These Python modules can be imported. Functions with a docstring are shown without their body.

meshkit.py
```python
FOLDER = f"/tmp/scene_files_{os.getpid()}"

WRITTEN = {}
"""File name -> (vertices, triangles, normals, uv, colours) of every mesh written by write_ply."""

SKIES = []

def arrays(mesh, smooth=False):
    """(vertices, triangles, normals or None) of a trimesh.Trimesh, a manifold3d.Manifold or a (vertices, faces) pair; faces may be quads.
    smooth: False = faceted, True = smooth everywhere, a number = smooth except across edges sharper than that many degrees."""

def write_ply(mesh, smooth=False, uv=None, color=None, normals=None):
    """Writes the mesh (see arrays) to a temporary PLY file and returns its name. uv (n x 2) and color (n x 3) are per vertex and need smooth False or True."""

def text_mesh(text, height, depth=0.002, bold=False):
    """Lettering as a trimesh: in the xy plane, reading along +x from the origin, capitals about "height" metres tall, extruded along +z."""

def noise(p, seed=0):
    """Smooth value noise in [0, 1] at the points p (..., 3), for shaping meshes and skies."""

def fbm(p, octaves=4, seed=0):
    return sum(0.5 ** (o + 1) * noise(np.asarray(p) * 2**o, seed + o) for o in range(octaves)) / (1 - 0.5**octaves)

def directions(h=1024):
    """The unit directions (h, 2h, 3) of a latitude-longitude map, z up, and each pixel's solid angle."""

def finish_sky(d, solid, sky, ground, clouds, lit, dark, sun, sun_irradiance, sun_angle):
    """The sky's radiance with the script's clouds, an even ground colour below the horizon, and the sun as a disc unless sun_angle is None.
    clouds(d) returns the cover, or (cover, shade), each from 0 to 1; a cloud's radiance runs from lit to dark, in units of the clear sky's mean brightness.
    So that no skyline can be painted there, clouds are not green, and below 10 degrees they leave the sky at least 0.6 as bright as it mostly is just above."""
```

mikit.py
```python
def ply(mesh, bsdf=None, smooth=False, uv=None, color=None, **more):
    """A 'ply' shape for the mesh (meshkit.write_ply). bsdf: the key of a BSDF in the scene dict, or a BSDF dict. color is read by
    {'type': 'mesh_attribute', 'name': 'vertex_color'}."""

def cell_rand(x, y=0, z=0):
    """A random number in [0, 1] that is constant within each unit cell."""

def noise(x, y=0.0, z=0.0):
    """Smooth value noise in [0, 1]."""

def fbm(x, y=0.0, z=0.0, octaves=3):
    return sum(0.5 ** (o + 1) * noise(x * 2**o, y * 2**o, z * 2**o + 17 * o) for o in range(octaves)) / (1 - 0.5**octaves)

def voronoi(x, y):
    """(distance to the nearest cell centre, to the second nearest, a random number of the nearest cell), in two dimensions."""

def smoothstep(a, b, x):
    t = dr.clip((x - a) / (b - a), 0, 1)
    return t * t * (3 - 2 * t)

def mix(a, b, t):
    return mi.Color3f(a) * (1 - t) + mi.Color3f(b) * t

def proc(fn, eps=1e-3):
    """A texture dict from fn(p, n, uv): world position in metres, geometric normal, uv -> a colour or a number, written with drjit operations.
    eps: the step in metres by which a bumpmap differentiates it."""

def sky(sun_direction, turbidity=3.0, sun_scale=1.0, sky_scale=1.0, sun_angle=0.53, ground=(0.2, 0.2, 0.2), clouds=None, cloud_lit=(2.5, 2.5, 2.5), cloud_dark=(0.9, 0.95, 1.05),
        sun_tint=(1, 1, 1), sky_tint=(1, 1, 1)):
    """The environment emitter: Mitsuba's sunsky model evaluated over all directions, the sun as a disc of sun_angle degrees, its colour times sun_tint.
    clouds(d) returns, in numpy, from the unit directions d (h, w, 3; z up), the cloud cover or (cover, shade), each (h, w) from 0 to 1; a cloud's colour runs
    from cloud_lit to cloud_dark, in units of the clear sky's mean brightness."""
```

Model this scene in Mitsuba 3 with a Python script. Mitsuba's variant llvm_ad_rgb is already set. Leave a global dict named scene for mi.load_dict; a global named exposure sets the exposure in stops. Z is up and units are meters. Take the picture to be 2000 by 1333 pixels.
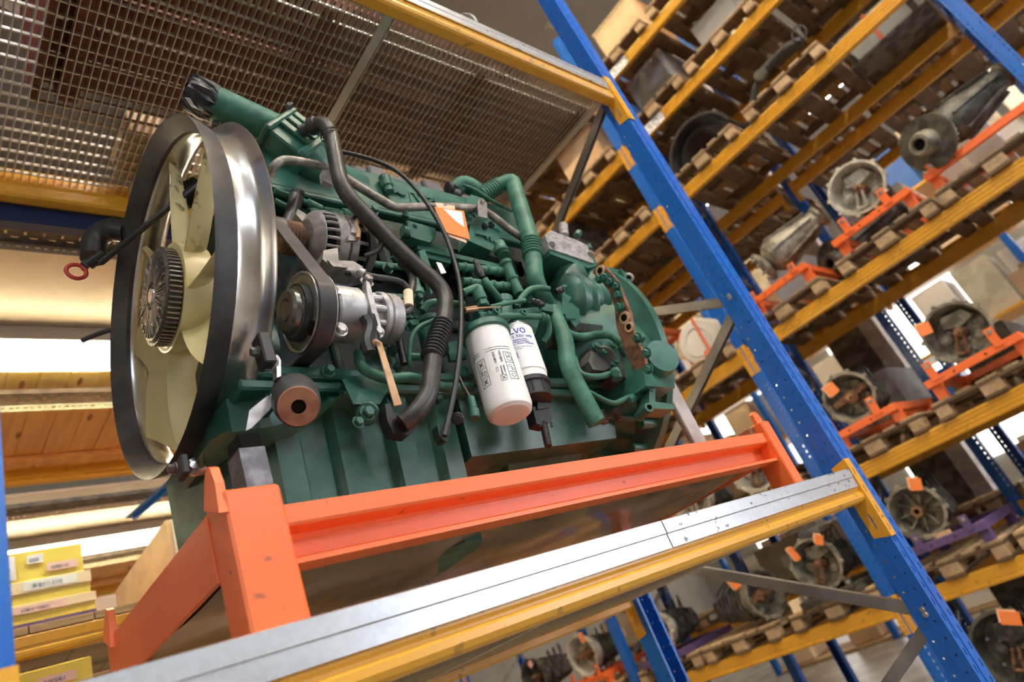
import math
import numpy as np
import trimesh
import mitsuba as mi
import mikit
import meshkit
from shapely.geometry import Polygon, Point, box as sbox
from shapely.ops import unary_union
from mikit import proc, noise, fbm, voronoi, smoothstep, mix, cell_rand

T = mi.ScalarTransform4f
scene, labels = {}, {}
rng = np.random.default_rng(7)

# ---------------------------------------------------------------- camera (24 mm lens held low, tilted up and rolled)
W, H, FPX = 2000, 1333, 1327.56
CAM = np.array([0.0, -0.93, 0.0])
_rv = np.array([0.929251928, -0.68291, 0.39125])
_a = np.linalg.norm(_rv)
_k = _rv / _a
_K = np.array([[0, -_k[2], _k[1]], [_k[2], 0, -_k[0]], [-_k[1], _k[0], 0]])
RM = np.eye(3) + math.sin(_a) * _K + (1 - math.cos(_a)) * _K @ _K      # world -> camera (x right, y down, z forward)
_fw, _up = RM[2], -RM[1]
scene['camera'] = {'type': 'thinlens', 'fov': math.degrees(2 * math.atan(W / 2 / FPX)), 'fov_axis': 'x',
                   'aperture_radius': 0.0042, 'focus_distance': 1.52, 'near_clip': 0.05, 'far_clip': 200.0,
                   'to_world': T().look_at(origin=CAM.tolist(), target=(CAM + _fw).tolist(), up=_up.tolist())}
exposure = -0.62

# ---------------------------------------------------------------- light: hall windows (cool), tube lamps under the roof (warm), an added fill at the left
DAY = (0.80, 0.92, 1.12)
WARM = (1.0, 0.74, 0.42)
def _lamp(v, c):
    return {'type': 'area', 'radiance': {'type': 'rgb', 'value': [v * x for x in c]}}
LIGHT = {'window': _lamp(9.0, DAY), 'roof_tube': _lamp(240.0, WARM), 'front_tube': _lamp(330.0, (0.96, 0.93, 0.88)), 'shelf_tube': _lamp(60.0, (1.0, 0.80, 0.50)), 'gate': _lamp(14.0, (0.9, 0.96, 1.05)),
         'added_side_fill': _lamp(3.0, (1.0, 0.90, 0.74)), 'far_window': _lamp(4.5, (1.0, 0.97, 0.9))}

# ---------------------------------------------------------------- projection helpers: a pixel of the photograph to a point on a real plane
def ray(px, py):
    return np.array([(px - 1000.0) / FPX, (py - 666.5) / FPX, 1.0]) @ RM
def at(px, py, y):
    r = ray(px, py)
    return CAM + r * ((y - CAM[1]) / r[1])
def atx(px, py, x):
    r = ray(px, py)
    return CAM + r * (x / r[0])
def atz(px, py, z):
    r = ray(px, py)
    return CAM + r * (z / r[2])

# ---------------------------------------------------------------- mesh helpers
def cat(*ms):
    ms = [m for g in ms for m in (g if isinstance(g, (list, tuple)) else [g])]
    return trimesh.util.concatenate(ms)
def box(x0, x1, y0, y1, z0, z1):
    m = trimesh.creation.box((abs(x1 - x0), abs(y1 - y0), abs(z1 - z0)))
    m.apply_translation(((x0 + x1) / 2, (y0 + y1) / 2, (z0 + z1) / 2))
    return m
def bbox(x0, x1, y0, y1, z0, z1, r=0.003):
    """box with chamfered edges"""
    pts = []
    for sx, a in ((1, x0), (-1, x1)):
        for sy, b in ((1, y0), (-1, y1)):
            for sz, c in ((1, z0), (-1, z1)):
                pts += [(a + sx * r, b + sy * r, c), (a + sx * r, b, c + sz * r), (a, b + sy * r, c + sz * r)]
    return trimesh.convex.convex_hull(np.array(pts))
def frame_to(d):
    d = np.asarray(d, float)
    d = d / np.linalg.norm(d)
    a = np.cross(d, [0, 0, 1.0] if abs(d[2]) < 0.95 else [1.0, 0, 0])
    a /= np.linalg.norm(a)
    return a, np.cross(d, a), d
def lathe(prof, p0, axis, n=32, ref=None):
    """revolve (offset along axis, radius) rows about axis from p0; closed where radius is 0"""
    a, b, d = frame_to(axis)
    th = np.arange(n) * 2 * math.pi / n
    ring = np.cos(th)[:, None] * a + np.sin(th)[:, None] * b
    v, f, prev = [], [], None
    for s, r in prof:
        c = np.asarray(p0, float) + d * s
        if r < 1e-7:
            idx = [len(v)]
            v.append(c)
        else:
            idx = list(range(len(v), len(v) + n))
            v += list(c + r * ring)
        if prev is not None:
            for i in range(n):
                j = (i + 1) % n
                if len(prev) == 1 and len(idx) > 1:
                    f.append((prev[0], idx[i], idx[j]))
                elif len(idx) == 1 and len(prev) > 1:
                    f.append((prev[i], idx[0], prev[j]))
                elif len(idx) > 1:
                    f += [(prev[i], idx[i], idx[j]), (prev[i], idx[j], prev[j])]
        prev = idx
    m = trimesh.Trimesh(np.array(v), np.array(f)[:, ::-1], process=False)
    return m
def cyl(p0, p1, r, n=16, r2=None):
    p0, p1 = np.asarray(p0, float), np.asarray(p1, float)
    L = np.linalg.norm(p1 - p0)
    return lathe([(0, 0), (0, r), (L, r if r2 is None else r2), (L, 0)], p0, p1 - p0, n)
def ccyl(p0, p1, r, n=20, c=0.15):
    """cylinder with chamfered rims"""
    p0, p1 = np.asarray(p0, float), np.asarray(p1, float)
    L = np.linalg.norm(p1 - p0)
    k = min(c * r, 0.3 * L)
    return lathe([(0, 0), (0, r - k), (k, r), (L - k, r), (L, r - k), (L, 0)], p0, p1 - p0, n)
def hexbolt(p, axis, r, h, washer=True):
    a, b, d = frame_to(axis)
    p = np.asarray(p, float)
    m = [lathe([(0, 0), (0, r), (h * .8, r), (h, r * .8), (h, 0)], p, axis, 6)]
    if washer:
        m.append(lathe([(0, 0), (0, r * 1.35), (h * .18, r * 1.35), (h * .18, 0)], p, axis, 14))
    return cat(m)
def smooth_path(pts, k=6):
    """Catmull-Rom through the points"""
    P = np.asarray(pts, float)
    if len(P) < 3:
        return P
    Q = np.vstack([2 * P[0] - P[1], P, 2 * P[-1] - P[-2]])
    out = []
    for i in range(1, len(Q) - 2):
        for t in np.arange(k) / k:
            a, b, c, d = Q[i - 1:i + 3]
            out.append(0.5 * (2 * b + (c - a) * t + (2 * a - 5 * b + 4 * c - d) * t ** 2 + (3 * b - a - 3 * c + d) * t ** 3))
    return np.array(out + [P[-1]])
def fillet_path(pts, r, k=6):
    """straight runs with rounded corners of radius about r"""
    P = [np.asarray(p, float) for p in pts]
    out = [P[0]]
    for a, b, c in zip(P[:-2], P[1:-1], P[2:]):
        u, v = a - b, c - b
        lu, lv = np.linalg.norm(u), np.linalg.norm(v)
        q = min(r, 0.48 * lu, 0.48 * lv)
        p0, p1 = b + u / lu * q, b + v / lv * q
        for t in np.linspace(0, 1, k):
            out.append((1 - t) ** 2 * p0 + 2 * t * (1 - t) * b + t * t * p1)
    return np.array(out + [P[-1]])
def sweep(path, r, n=12, caps=True):
    """tube along the path; r a number or one per point"""
    P = np.asarray(path, float)
    R = np.broadcast_to(np.asarray(r, float), (len(P),))
    t = np.gradient(P, axis=0)
    t /= np.linalg.norm(t, axis=1, keepdims=True) + 1e-12
    a = frame_to(t[0])[0]
    th = np.arange(n) * 2 * math.pi / n
    v = []
    for i in range(len(P)):
        a = a - t[i] * (a @ t[i])
        a /= np.linalg.norm(a) + 1e-12
        b = np.cross(t[i], a)
        v.append(P[i] + R[i] * (np.cos(th)[:, None] * a + np.sin(th)[:, None] * b))
    v = np.vstack(v)
    i, j = np.meshgrid(np.arange(len(P) - 1), np.arange(n), indexing='ij')
    q0, q1 = i * n + j, i * n + (j + 1) % n
    f = np.vstack([np.stack([q0, q1, q1 + n], -1).reshape(-1, 3), np.stack([q0, q1 + n, q0 + n], -1).reshape(-1, 3)])
    if caps:
        m0, m1 = len(v), len(v) + 1
        v = np.vstack([v, P[0], P[-1]])
        k = np.arange(n)
        e = (len(P) - 1) * n
        f = np.vstack([f, np.stack([np.full(n, m0), (k + 1) % n, k], -1), np.stack([np.full(n, m1), e + k, e + (k + 1) % n], -1)])
    return trimesh.Trimesh(v, f, process=False)
def corrugated(p0, p1, r, rings, depth=.18, n=20):
    """bellows between two points"""
    p0, p1 = np.asarray(p0, float), np.asarray(p1, float)
    L = np.linalg.norm(p1 - p0)
    pr = [(0, 0), (0, r)]
    for i in range(rings):
        for t, q in ((.1, 0), (.3, .85), (.5, 1), (.7, .85), (.9, 0)):
            pr.append(((i + t) * L / rings, r * (1 + depth * q)))
    return lathe(pr + [(L, r), (L, 0)], p0, p1 - p0, n)
def slab(poly, o, a, b, h):
    """shapely polygon (or a list of 2-d points) in the frame o, a, b; extruded by the vector h"""
    if not hasattr(poly, 'geom_type'):
        poly = Polygon(poly)
    if not poly.is_valid:
        poly = poly.buffer(0)
    out = []
    h = np.asarray(h, float)
    for g in getattr(poly, 'geoms', [poly]):
        m = trimesh.creation.extrude_polygon(g, 1.0, engine='earcut')
        v = m.vertices
        m.vertices = np.asarray(o) + v[:, :1] * np.asarray(a, float) + v[:, 1:2] * np.asarray(b, float) + v[:, 2:3] * h
        if np.linalg.det(np.stack([np.asarray(a, float), np.asarray(b, float), h])) < 0:
            m.faces = m.faces[:, ::-1]
        out.append(m)
    return cat(out)
def prism_px(pxs, y, t):
    """outline given on the photograph at depth y, thickness t away from the camera's side (+y)"""
    P = np.array([at(*p, y) for p in pxs])
    return slab(P[:, [0, 2]], [0, y, 0], [1, 0, 0], [0, 0, 1], [0, t, 0])
def prism_var(pxs, t):
    """outline on the photograph whose corners (x, y, depth) lie at their own depth; thickness t along +y"""
    F = np.array([at(*p) for p in pxs])
    _, tri = trimesh.creation.triangulate_polygon(Polygon([p[:2] for p in pxs]), engine='earcut')
    n = len(F)
    v = np.vstack([F, F + (0, t, 0)])
    e = np.arange(n)
    j = (e + 1) % n
    side = np.vstack([np.stack([e, j, j + n], -1), np.stack([e, j + n, e + n], -1)])
    m = trimesh.Trimesh(v, np.vstack([tri, tri[:, ::-1] + n, side]), process=False)
    trimesh.repair.fix_normals(m)
    return m
def rbar(p0, p1, w, h, up=(0, 0, 1)):
    """rectangular bar from p0 to p1, w across, h along up"""
    p0, p1 = np.asarray(p0, float), np.asarray(p1, float)
    d = p1 - p0
    L = np.linalg.norm(d)
    d /= L
    u = np.asarray(up, float) - d * (np.asarray(up, float) @ d)
    u /= np.linalg.norm(u)
    s = np.cross(d, u)
    m = trimesh.creation.box((L, w, h))
    M = np.eye(4)
    M[:3, 0], M[:3, 1], M[:3, 2], M[:3, 3] = d, s, u, (p0 + p1) / 2
    m.apply_transform(M)
    return m
def moved(m, t=(0, 0, 0), rz=0, M=None):
    m = m.copy()
    if rz:
        m.apply_transform(trimesh.transformations.rotation_matrix(rz, (0, 0, 1)))
    if M is not None:
        m.apply_transform(M)
    m.apply_translation(t)
    return m
def hull(pts):
    return trimesh.convex.convex_hull(np.asarray(pts, float))

# ---------------------------------------------------------------- naming helpers
def numbered(name):
    if name not in labels and name not in scene and not any(k.startswith(name + '__') for k in scene):
        return name
    i = 1
    while True:
        k = f'{name}_{i:03d}'
        if k not in labels and k not in scene and not any(q.startswith(k + '__') for q in scene):
            return k
        i += 1
def thing(name, label, cat_, group=None):
    key = numbered(name)
    labels[key] = {'label': label, 'category': cat_}
    if group:
        labels[key]['group'] = group
    return key
_taken = {}
def pkey(parent, name):
    base = parent + '__' + name
    n = _taken.get(base, 0)
    while True:
        k = base if n == 0 else f'{base}_{n:03d}'
        n += 1
        if k not in scene:
            _taken[base] = n
            return k
def part(parent, name, mesh, mat, smooth=35, label=None, kind=None):
    k = pkey(parent, name)
    scene[k] = mesh if isinstance(mesh, dict) else mikit.ply(mesh, mat, smooth)
    if label or kind:
        labels[k] = {}
        if label:
            labels[k]['label'] = label
        if kind:
            labels[k]['kind'] = kind
    return k
def single(name, mesh, mat, label, cat_, group=None, smooth=35):
    k = thing(name, label, cat_, group)
    scene[k] = mikit.ply(mesh, mat, smooth)
    return k
def struct(key, mesh, mat, smooth=False, label=None):
    scene[key] = mikit.ply(mesh, mat, smooth)
    labels[key] = {'kind': 'structure', 'label': label or key.replace('_', ' ')}
    return key
def copy_thing(src, M, label, group=None, name=None):
    """all parts of a thing again, under the matrix M (sharing the meshes)"""
    base = name or src.split('_0')[0]
    key = thing(base, label, labels[src]['category'], group)
    for k in [k for k in scene if k == src or k.startswith(src + '__')]:
        d = dict(scene[k])
        old = np.array(T(d['to_world']).matrix, float) if 'to_world' in d else np.eye(4)
        d['to_world'] = T((M @ old).tolist())
        scene[key + k[len(src):]] = d
        if k in labels and k != src:
            labels[key + k[len(src):]] = dict(labels[k])
    return key
def trans(x=0, y=0, z=0, rz=0):
    M = trimesh.transformations.rotation_matrix(rz, (0, 0, 1))
    M[:3, 3] = (x, y, z)
    return M

# ---------------------------------------------------------------- materials
def mat(name, color, rough=.5, metal=0., spec=.5, coat=0., bump=None, two=True, **kw):
    c = color if isinstance(color, dict) else {'type': 'rgb', 'value': list(color)}
    d = {'type': 'principled', 'base_color': c, 'roughness': rough, 'metallic': metal, 'specular': spec, **kw}
    if coat:
        d['clearcoat'], d['clearcoat_gloss'] = coat, .9
    if bump:
        d = {'type': 'bumpmap', 'tex': bump[0], 'scale': bump[1], 'nested': d}
    scene[name] = {'type': 'twosided', 'bsdf': d} if two else d
    return name
def tex_noise(a, b, s, lo=.35, hi=.65, o=4, seed=0.0):
    def fn(p, n, uv):
        return mix(a, b, smoothstep(lo, hi, fbm(p.x * s + seed, p.y * s, p.z * s, o)))
    return proc(fn)
def tex_galv(p, n, uv):
    d1, d2, r = voronoi((p.x + p.y * .5) * 120, (p.z + p.y * .5) * 120)
    k = .56 + .05 * r + .12 * fbm(p.x * 9, p.y * 9, p.z * 30, 3)
    st = smoothstep(.66, .74, fbm(p.x * 60, p.y * 60, p.z * 60, 3)) * smoothstep(.52, .62, fbm(p.x * 5 + 3, p.y * 5, p.z * 5, 2))
    return mix((k * .96, k, k * 1.05), (.05, .05, .06), st * .8)
def tex_green(p, n, uv):
    a = fbm(p.x * 14, p.y * 14, p.z * 14, 4)
    c = mix((.018, .088, .062), (.036, .138, .098), smoothstep(.3, .7, a))
    dirt = smoothstep(.56, .76, fbm(p.x * 7 + 5, p.y * 7, p.z * 9, 4))
    return mix(c, (.030, .050, .034), dirt * .7)
def tex_orange(p, n, uv):
    a = fbm(p.x * 5, p.y * 5, p.z * 5, 3)
    c = mix((.80, .135, .026), (.87, .165, .036), a)
    s = smoothstep(.76, .80, fbm(p.x * 40 + 9, p.y * 40, p.z * 40, 4))
    return mix(c, (.18, .07, .04), s * .6)
def tex_yellow(p, n, uv):
    a = fbm(p.x * 3, p.y * 3, p.z * 3, 3)
    c = mix((.66, .31, .022), (.74, .36, .030), a)
    s = smoothstep(.72, .76, fbm(p.x * 30 + 1, p.y * 30, p.z * 30, 3))
    return mix(c, (.30, .15, .03), s * .6)
def tex_blue(p, n, uv):
    a = fbm(p.x * 4, p.y * 4, p.z * 4, 3)
    return mix((.005, .090, .40), (.008, .120, .48), a)
def wood_tex(c1, c2, axis, s=1.0, knots=True):
    def fn(p, n, uv):
        q = {'x': (p.y, p.z, p.x), 'y': (p.x, p.z, p.y), 'z': (p.x, p.y, p.z)}[axis]
        g = fbm(q[0] * 60 * s, q[1] * 60 * s, q[2] * 2.2 * s, 3)
        g2 = fbm(q[0] * 9 * s, q[1] * 9 * s, q[2] * .9 * s, 3)
        c = mix(c1, c2, smoothstep(.25, .75, g * .55 + g2 * .5))
        if knots:
            d1, d2, r = voronoi(q[0] * 9, q[2] * 2.6)
            c = mix(c, (c1[0] * .35, c1[1] * .26, c1[2] * .22), smoothstep(.13, .07, d1) * smoothstep(.55, .6, r))
        return c
    return proc(fn)
mat('m_yellow', proc(tex_yellow), .32, 0, .5, .35)
mat('m_blue', proc(tex_blue), .30, 0, .5, .4)
mat('m_orange', proc(tex_orange), .36, 0, .5, .3)
mat('m_galv', proc(tex_galv), .34, .85, .5)
mat('m_mesh', (.72, .66, .54), .33, .85)
mat('m_brace', tex_noise((.30, .29, .27), (.42, .40, .37), 8), .42, .7)
mat('m_green', proc(tex_green), .38, 0, .5, .25)
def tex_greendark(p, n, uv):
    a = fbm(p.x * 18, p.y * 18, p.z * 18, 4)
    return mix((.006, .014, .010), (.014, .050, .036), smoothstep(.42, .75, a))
mat('m_greendark', proc(tex_greendark), .5, 0, .4)  # grimy green darkened further: shade of the engine gaps put into the colour
mat('m_green_hose', tex_noise((.026, .110, .070), (.048, .165, .108), 20), .52, 0, .4)
mat('m_black', (.014, .014, .015), .42, 0, .5)
mat('m_hose', tex_noise((.024, .020, .018), (.040, .034, .030), 25), .40, 0, .5)
mat('m_rubber', tex_noise((.022, .021, .022), (.040, .038, .038), 12), .48, 0, .45)
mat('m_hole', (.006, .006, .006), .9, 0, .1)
mat('m_steel', tex_noise((.42, .40, .37), (.58, .56, .53), 30), .33, .9)
mat('m_darksteel', tex_noise((.10, .095, .10), (.20, .19, .20), 30), .40, .75)
mat('m_pipe', tex_noise((.20, .175, .15), (.36, .32, .28), 60), .50, .55)
def tex_alu(p, n, uv):
    a = fbm(p.x * 40, p.y * 8, p.z * 8, 3)
    g = smoothstep(.5, .75, fbm(p.x * 9 + 2, p.y * 9, p.z * 9, 4))
    return mix(mix((.62, .58, .52), (.80, .77, .72), a), (.20, .15, .10), g * .6)
mat('m_alu', proc(tex_alu), .24, .95)
mat('m_castalu', tex_noise((.34, .33, .33), (.52, .51, .51), 30), .42, .6)
mat('m_alternator', tex_noise((.20, .185, .17), (.30, .275, .255), 40), .5, .35)
def tex_fan(p, n, uv):
    a = fbm(p.x * 6, p.y * 6, p.z * 6, 3)
    s = smoothstep(.58, .70, fbm(p.x * 40, p.y * 40, p.z * 40, 3)) * smoothstep(.5, .62, fbm(p.x * 5 + 3, p.y * 5 + 1, p.z * 5, 3))
    return mix(mix((.60, .50, .22), (.72, .63, .36), a), (.10, .08, .03), s * .8)
mat('m_fan', proc(tex_fan), .36, 0, .5, .1)
mat('m_clutch', tex_noise((.050, .045, .040), (.10, .09, .08), 30), .45, .5)
mat('m_clutch_fin', (.38, .35, .31), .35, .8)
mat('m_white', tex_noise((.80, .79, .76), (.84, .83, .80), 5), .30, 0, .5, .3)
mat('m_ink', (.03, .035, .07), .6)
mat('m_blueink', (.02, .03, .42), .5)
mat('m_chrome', (.75, .74, .73), .16, 1.0)
mat('m_rust', tex_noise((.10, .045, .020), (.24, .115, .055), 35), .72, .1)
mat('m_rustface', tex_noise((.20, .085, .045), (.32, .15, .085), 30), .65)
mat('m_tag', (.90, .24, .06), .34, 0, .5, .6)
mat('m_tagpale', (.86, .50, .33), .5)
mat('m_red', (.42, .03, .025), .35, 0, .5, .3)
mat('m_tan', tex_noise((.42, .25, .13), (.55, .35, .20), 30), .7)
mat('m_plastic_grey', tex_noise((.17, .155, .155), (.23, .21, .21), 10), .5)
mat('m_capalu', tex_noise((.24, .22, .21), (.40, .38, .36), 60), .6, .3)
mat('m_woodceil', wood_tex((.66, .29, .075), (.80, .40, .125), 'y'), .45, 0, .5, .15)
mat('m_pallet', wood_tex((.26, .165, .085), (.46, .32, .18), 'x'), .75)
mat('m_pallet2', wood_tex((.07, .042, .022), (.14, .09, .05), 'y'), .8)  # pallet wood darkened for the lower boards, their shade put into the colour
mat('m_rail', tex_noise((.09, .08, .07), (.15, .135, .12), 20), .45, .6)  # steel darkened so the unlit undersides of the rails are in the colour
mat('m_redboard', wood_tex((.10, .018, .006), (.19, .045, .016), 'x', knots=False), .6)
mat('m_pan', tex_noise((.050, .026, .016), (.13, .08, .052), 7), .18, 0, .6, .8)
mat('m_carton', tex_noise((.52, .34, .19), (.60, .41, .24), 6), .7)
mat('m_carton_pale', (.78, .62, .42), .7)
mat('m_carton_yellow', (.80, .58, .10), .55)
mat('m_label', (.88, .86, .82), .5)
mat('m_pinklabel', (.88, .55, .50), .5)
mat('m_panel', (.52, .38, .26), .40, 0, .5)
mat('m_blue_shaded', (.004, .022, .085), .4)  # blue darkened to carry the shade the bar stands in
mat('m_floor', tex_noise((.20, .195, .19), (.26, .255, .25), 3), .35, 0, .5)
mat('m_wall', tex_noise((.20, .19, .17), (.24, .225, .20), 1), .8)
mat('m_ceil', (.12, .11, .10), .8)
mat('m_gear', tex_noise((.12, .11, .085), (.30, .275, .215), 14), .5, .35)
mat('m_gearlight', tex_noise((.36, .33, .27), (.58, .54, .46), 14), .5, .35)
mat('m_geardark', tex_noise((.045, .043, .036), (.11, .105, .085), 14), .5, .35)
mat('m_bronze', (.36, .21, .11), .35, .7)
mat('m_purple', (.10, .06, .17), .45)
mat('m_canvas', tex_noise((.40, .38, .31), (.52, .50, .42), 5), .7)
mat('m_strap', (.85, .20, .10), .5)
mat('m_tank', (.80, .77, .70), .45)
mat('m_film', (.55, .45, .36), .16, 0, .6, .8)
mat('m_labelyellow', (.86, .66, .03), .5)
mat('m_greypost', tex_noise((.34, .31, .29), (.46, .43, .41), 10), .5)
mat('m_mdf', (.42, .40, .36), .6)
# ================================================================ hall shell
FZ, CZ = -1.65, 7.6
struct('floor', box(-8, 20, -10, 13, FZ - .1, FZ), 'm_floor', label='grey concrete hall floor')
struct('ceiling', box(-8, 20, -10, 13, CZ, CZ + .1), 'm_ceil', label='dim hall roof')
struct('wall_front', box(-8, 20, -10.1, -10, FZ, CZ), 'm_wall', label='hall wall behind the viewer')
struct('wall_back', box(-8, 20, 13, 13.1, FZ, CZ), 'm_wall', label='far hall wall')
struct('wall_left', box(-8.1, -8, -10, 13, FZ, CZ), 'm_wall', label='left hall wall')
struct('wall_right', box(20, 20.1, -10, 13, FZ, CZ), 'm_wall', label='right hall wall')
def lit(key, mesh, light, label):
    d = mikit.ply(mesh, 'm_white')
    d['emitter'] = LIGHT[light]
    scene[key] = d
    labels[key] = {'kind': 'structure', 'label': label}
for i, x in enumerate((-3.4, -.4, 2.6, 5.6)):
    lit(f'window_{i + 1}', box(x, x + 2.3, -9.98, -9.9, 4.3, 6.9), 'window', 'bright hall window behind the viewer')
lit('door_1', box(8.6, 14.5, -9.98, -9.9, FZ, 3.2), 'gate', 'open hall gate letting daylight in')
lit('window_8', box(-7.98, -7.9, -6.0, -.6, 1.2, 4.6), 'added_side_fill', 'bright panel added at the far left to fill in light')  # glowing panel added to light the fan from the left
for i, y in enumerate((-3.5, 2.0, 7.0)):
    lit(f'window_{i + 5}', box(19.9, 19.98, y, y + 3.6, .2, 5.6), 'far_window', 'bright hall window beyond the racks')
for i, (x, y, along) in enumerate([(4.1, -6.0, 'y'), (4.1, -2.6, 'y'), (4.1, .8, 'y'), (4.1, 4.2, 'y'), (9.6, -2.5, 'y'), (9.6, 1.5, 'y'), (9.6, 5.5, 'y'), (13.4, .5, 'y'), (13.4, 4.5, 'y'), (-2.4, -3.2, 'x'), (.3, -3.2, 'x'), (3.0, -3.4, 'x')]):
    t = thing('roof_lamp', 'tube lamp hanging under the hall roof over the aisle', 'lamp', 'tube lamps under the hall roof')
    lx, ly = (.08, .85) if along == 'y' else (.85, .08)
    d = mikit.ply(box(x - lx, x + lx, y - ly, y + ly, CZ - .42, CZ - .36), 'm_white')
    d['emitter'] = LIGHT['roof_tube' if along == 'y' else 'front_tube']
    scene[t + '__tube'] = d
    part(t, 'housing', box(x - lx - .03, x + lx + .03, y - ly - .03, y + ly + .03, CZ - .36, CZ - .27), 'm_steel')
    for q in (-.6, .6):
        part(t, 'hanger', box(x + lx * q - .006, x + lx * q + .006, y + ly * q - .006, y + ly * q + .006, CZ - .27, CZ - .001), 'm_steel')

# ================================================================ rack parts shared by all racks
PW, PD = .098, .075
def post_mesh(z0, z1, holes=True):
    """upright: slotted front plate at y 0 (faces -y), side plates with round holes, open at the back"""
    Hh = z1 - z0
    fr, sd = sbox(0, 0, PW, Hh), sbox(0, 0, PD, Hh)
    if holes:
        zs = np.arange(.025, Hh - .02, .05)
        fr = fr.difference(unary_union([Polygon([(x - .0035, z - .011), (x + .0035, z - .011), (x + .0035, z + .011), (x - .0035, z + .011)]) for z in zs for x in (.019, .079)]))
        circ = [(math.cos(t) * .0040, math.sin(t) * .0040) for t in np.arange(8) * math.pi / 4]
        sd = sd.difference(unary_union([Polygon([(y + a, z + b) for a, b in circ]) for z in zs for y in (.022, .060)]))
    t = .0028
    ms = [slab(fr, (0, 0, z0), (1, 0, 0), (0, 0, 1), (0, t, 0)),
          slab(sd, (0, 0, z0), (0, 1, 0), (0, 0, 1), (t, 0, 0)), slab(sd, (PW - t, 0, z0), (0, 1, 0), (0, 0, 1), (t, 0, 0)),
          box(.036, .062, -.0028, 0, z0, z1), box(-.0018, 0, .036, .040, z0, z1), box(0, .014, PD - t, PD, z0, z1), box(PW - .014, PW, PD - t, PD, z0, z1)]
    return cat(ms)
def brace_mesh(p0, p1, w=.032, t=.025):
    """open U-section strut"""
    return cat(rbar(p0, p1, t, .003, (0, 0, 1)), rbar(np.add(p0, (t / 2, 0, 0)), np.add(p1, (t / 2, 0, 0)), .003, w), rbar(np.add(p0, (-t / 2, 0, 0)), np.add(p1, (-t / 2, 0, 0)), .003, w))
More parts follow.
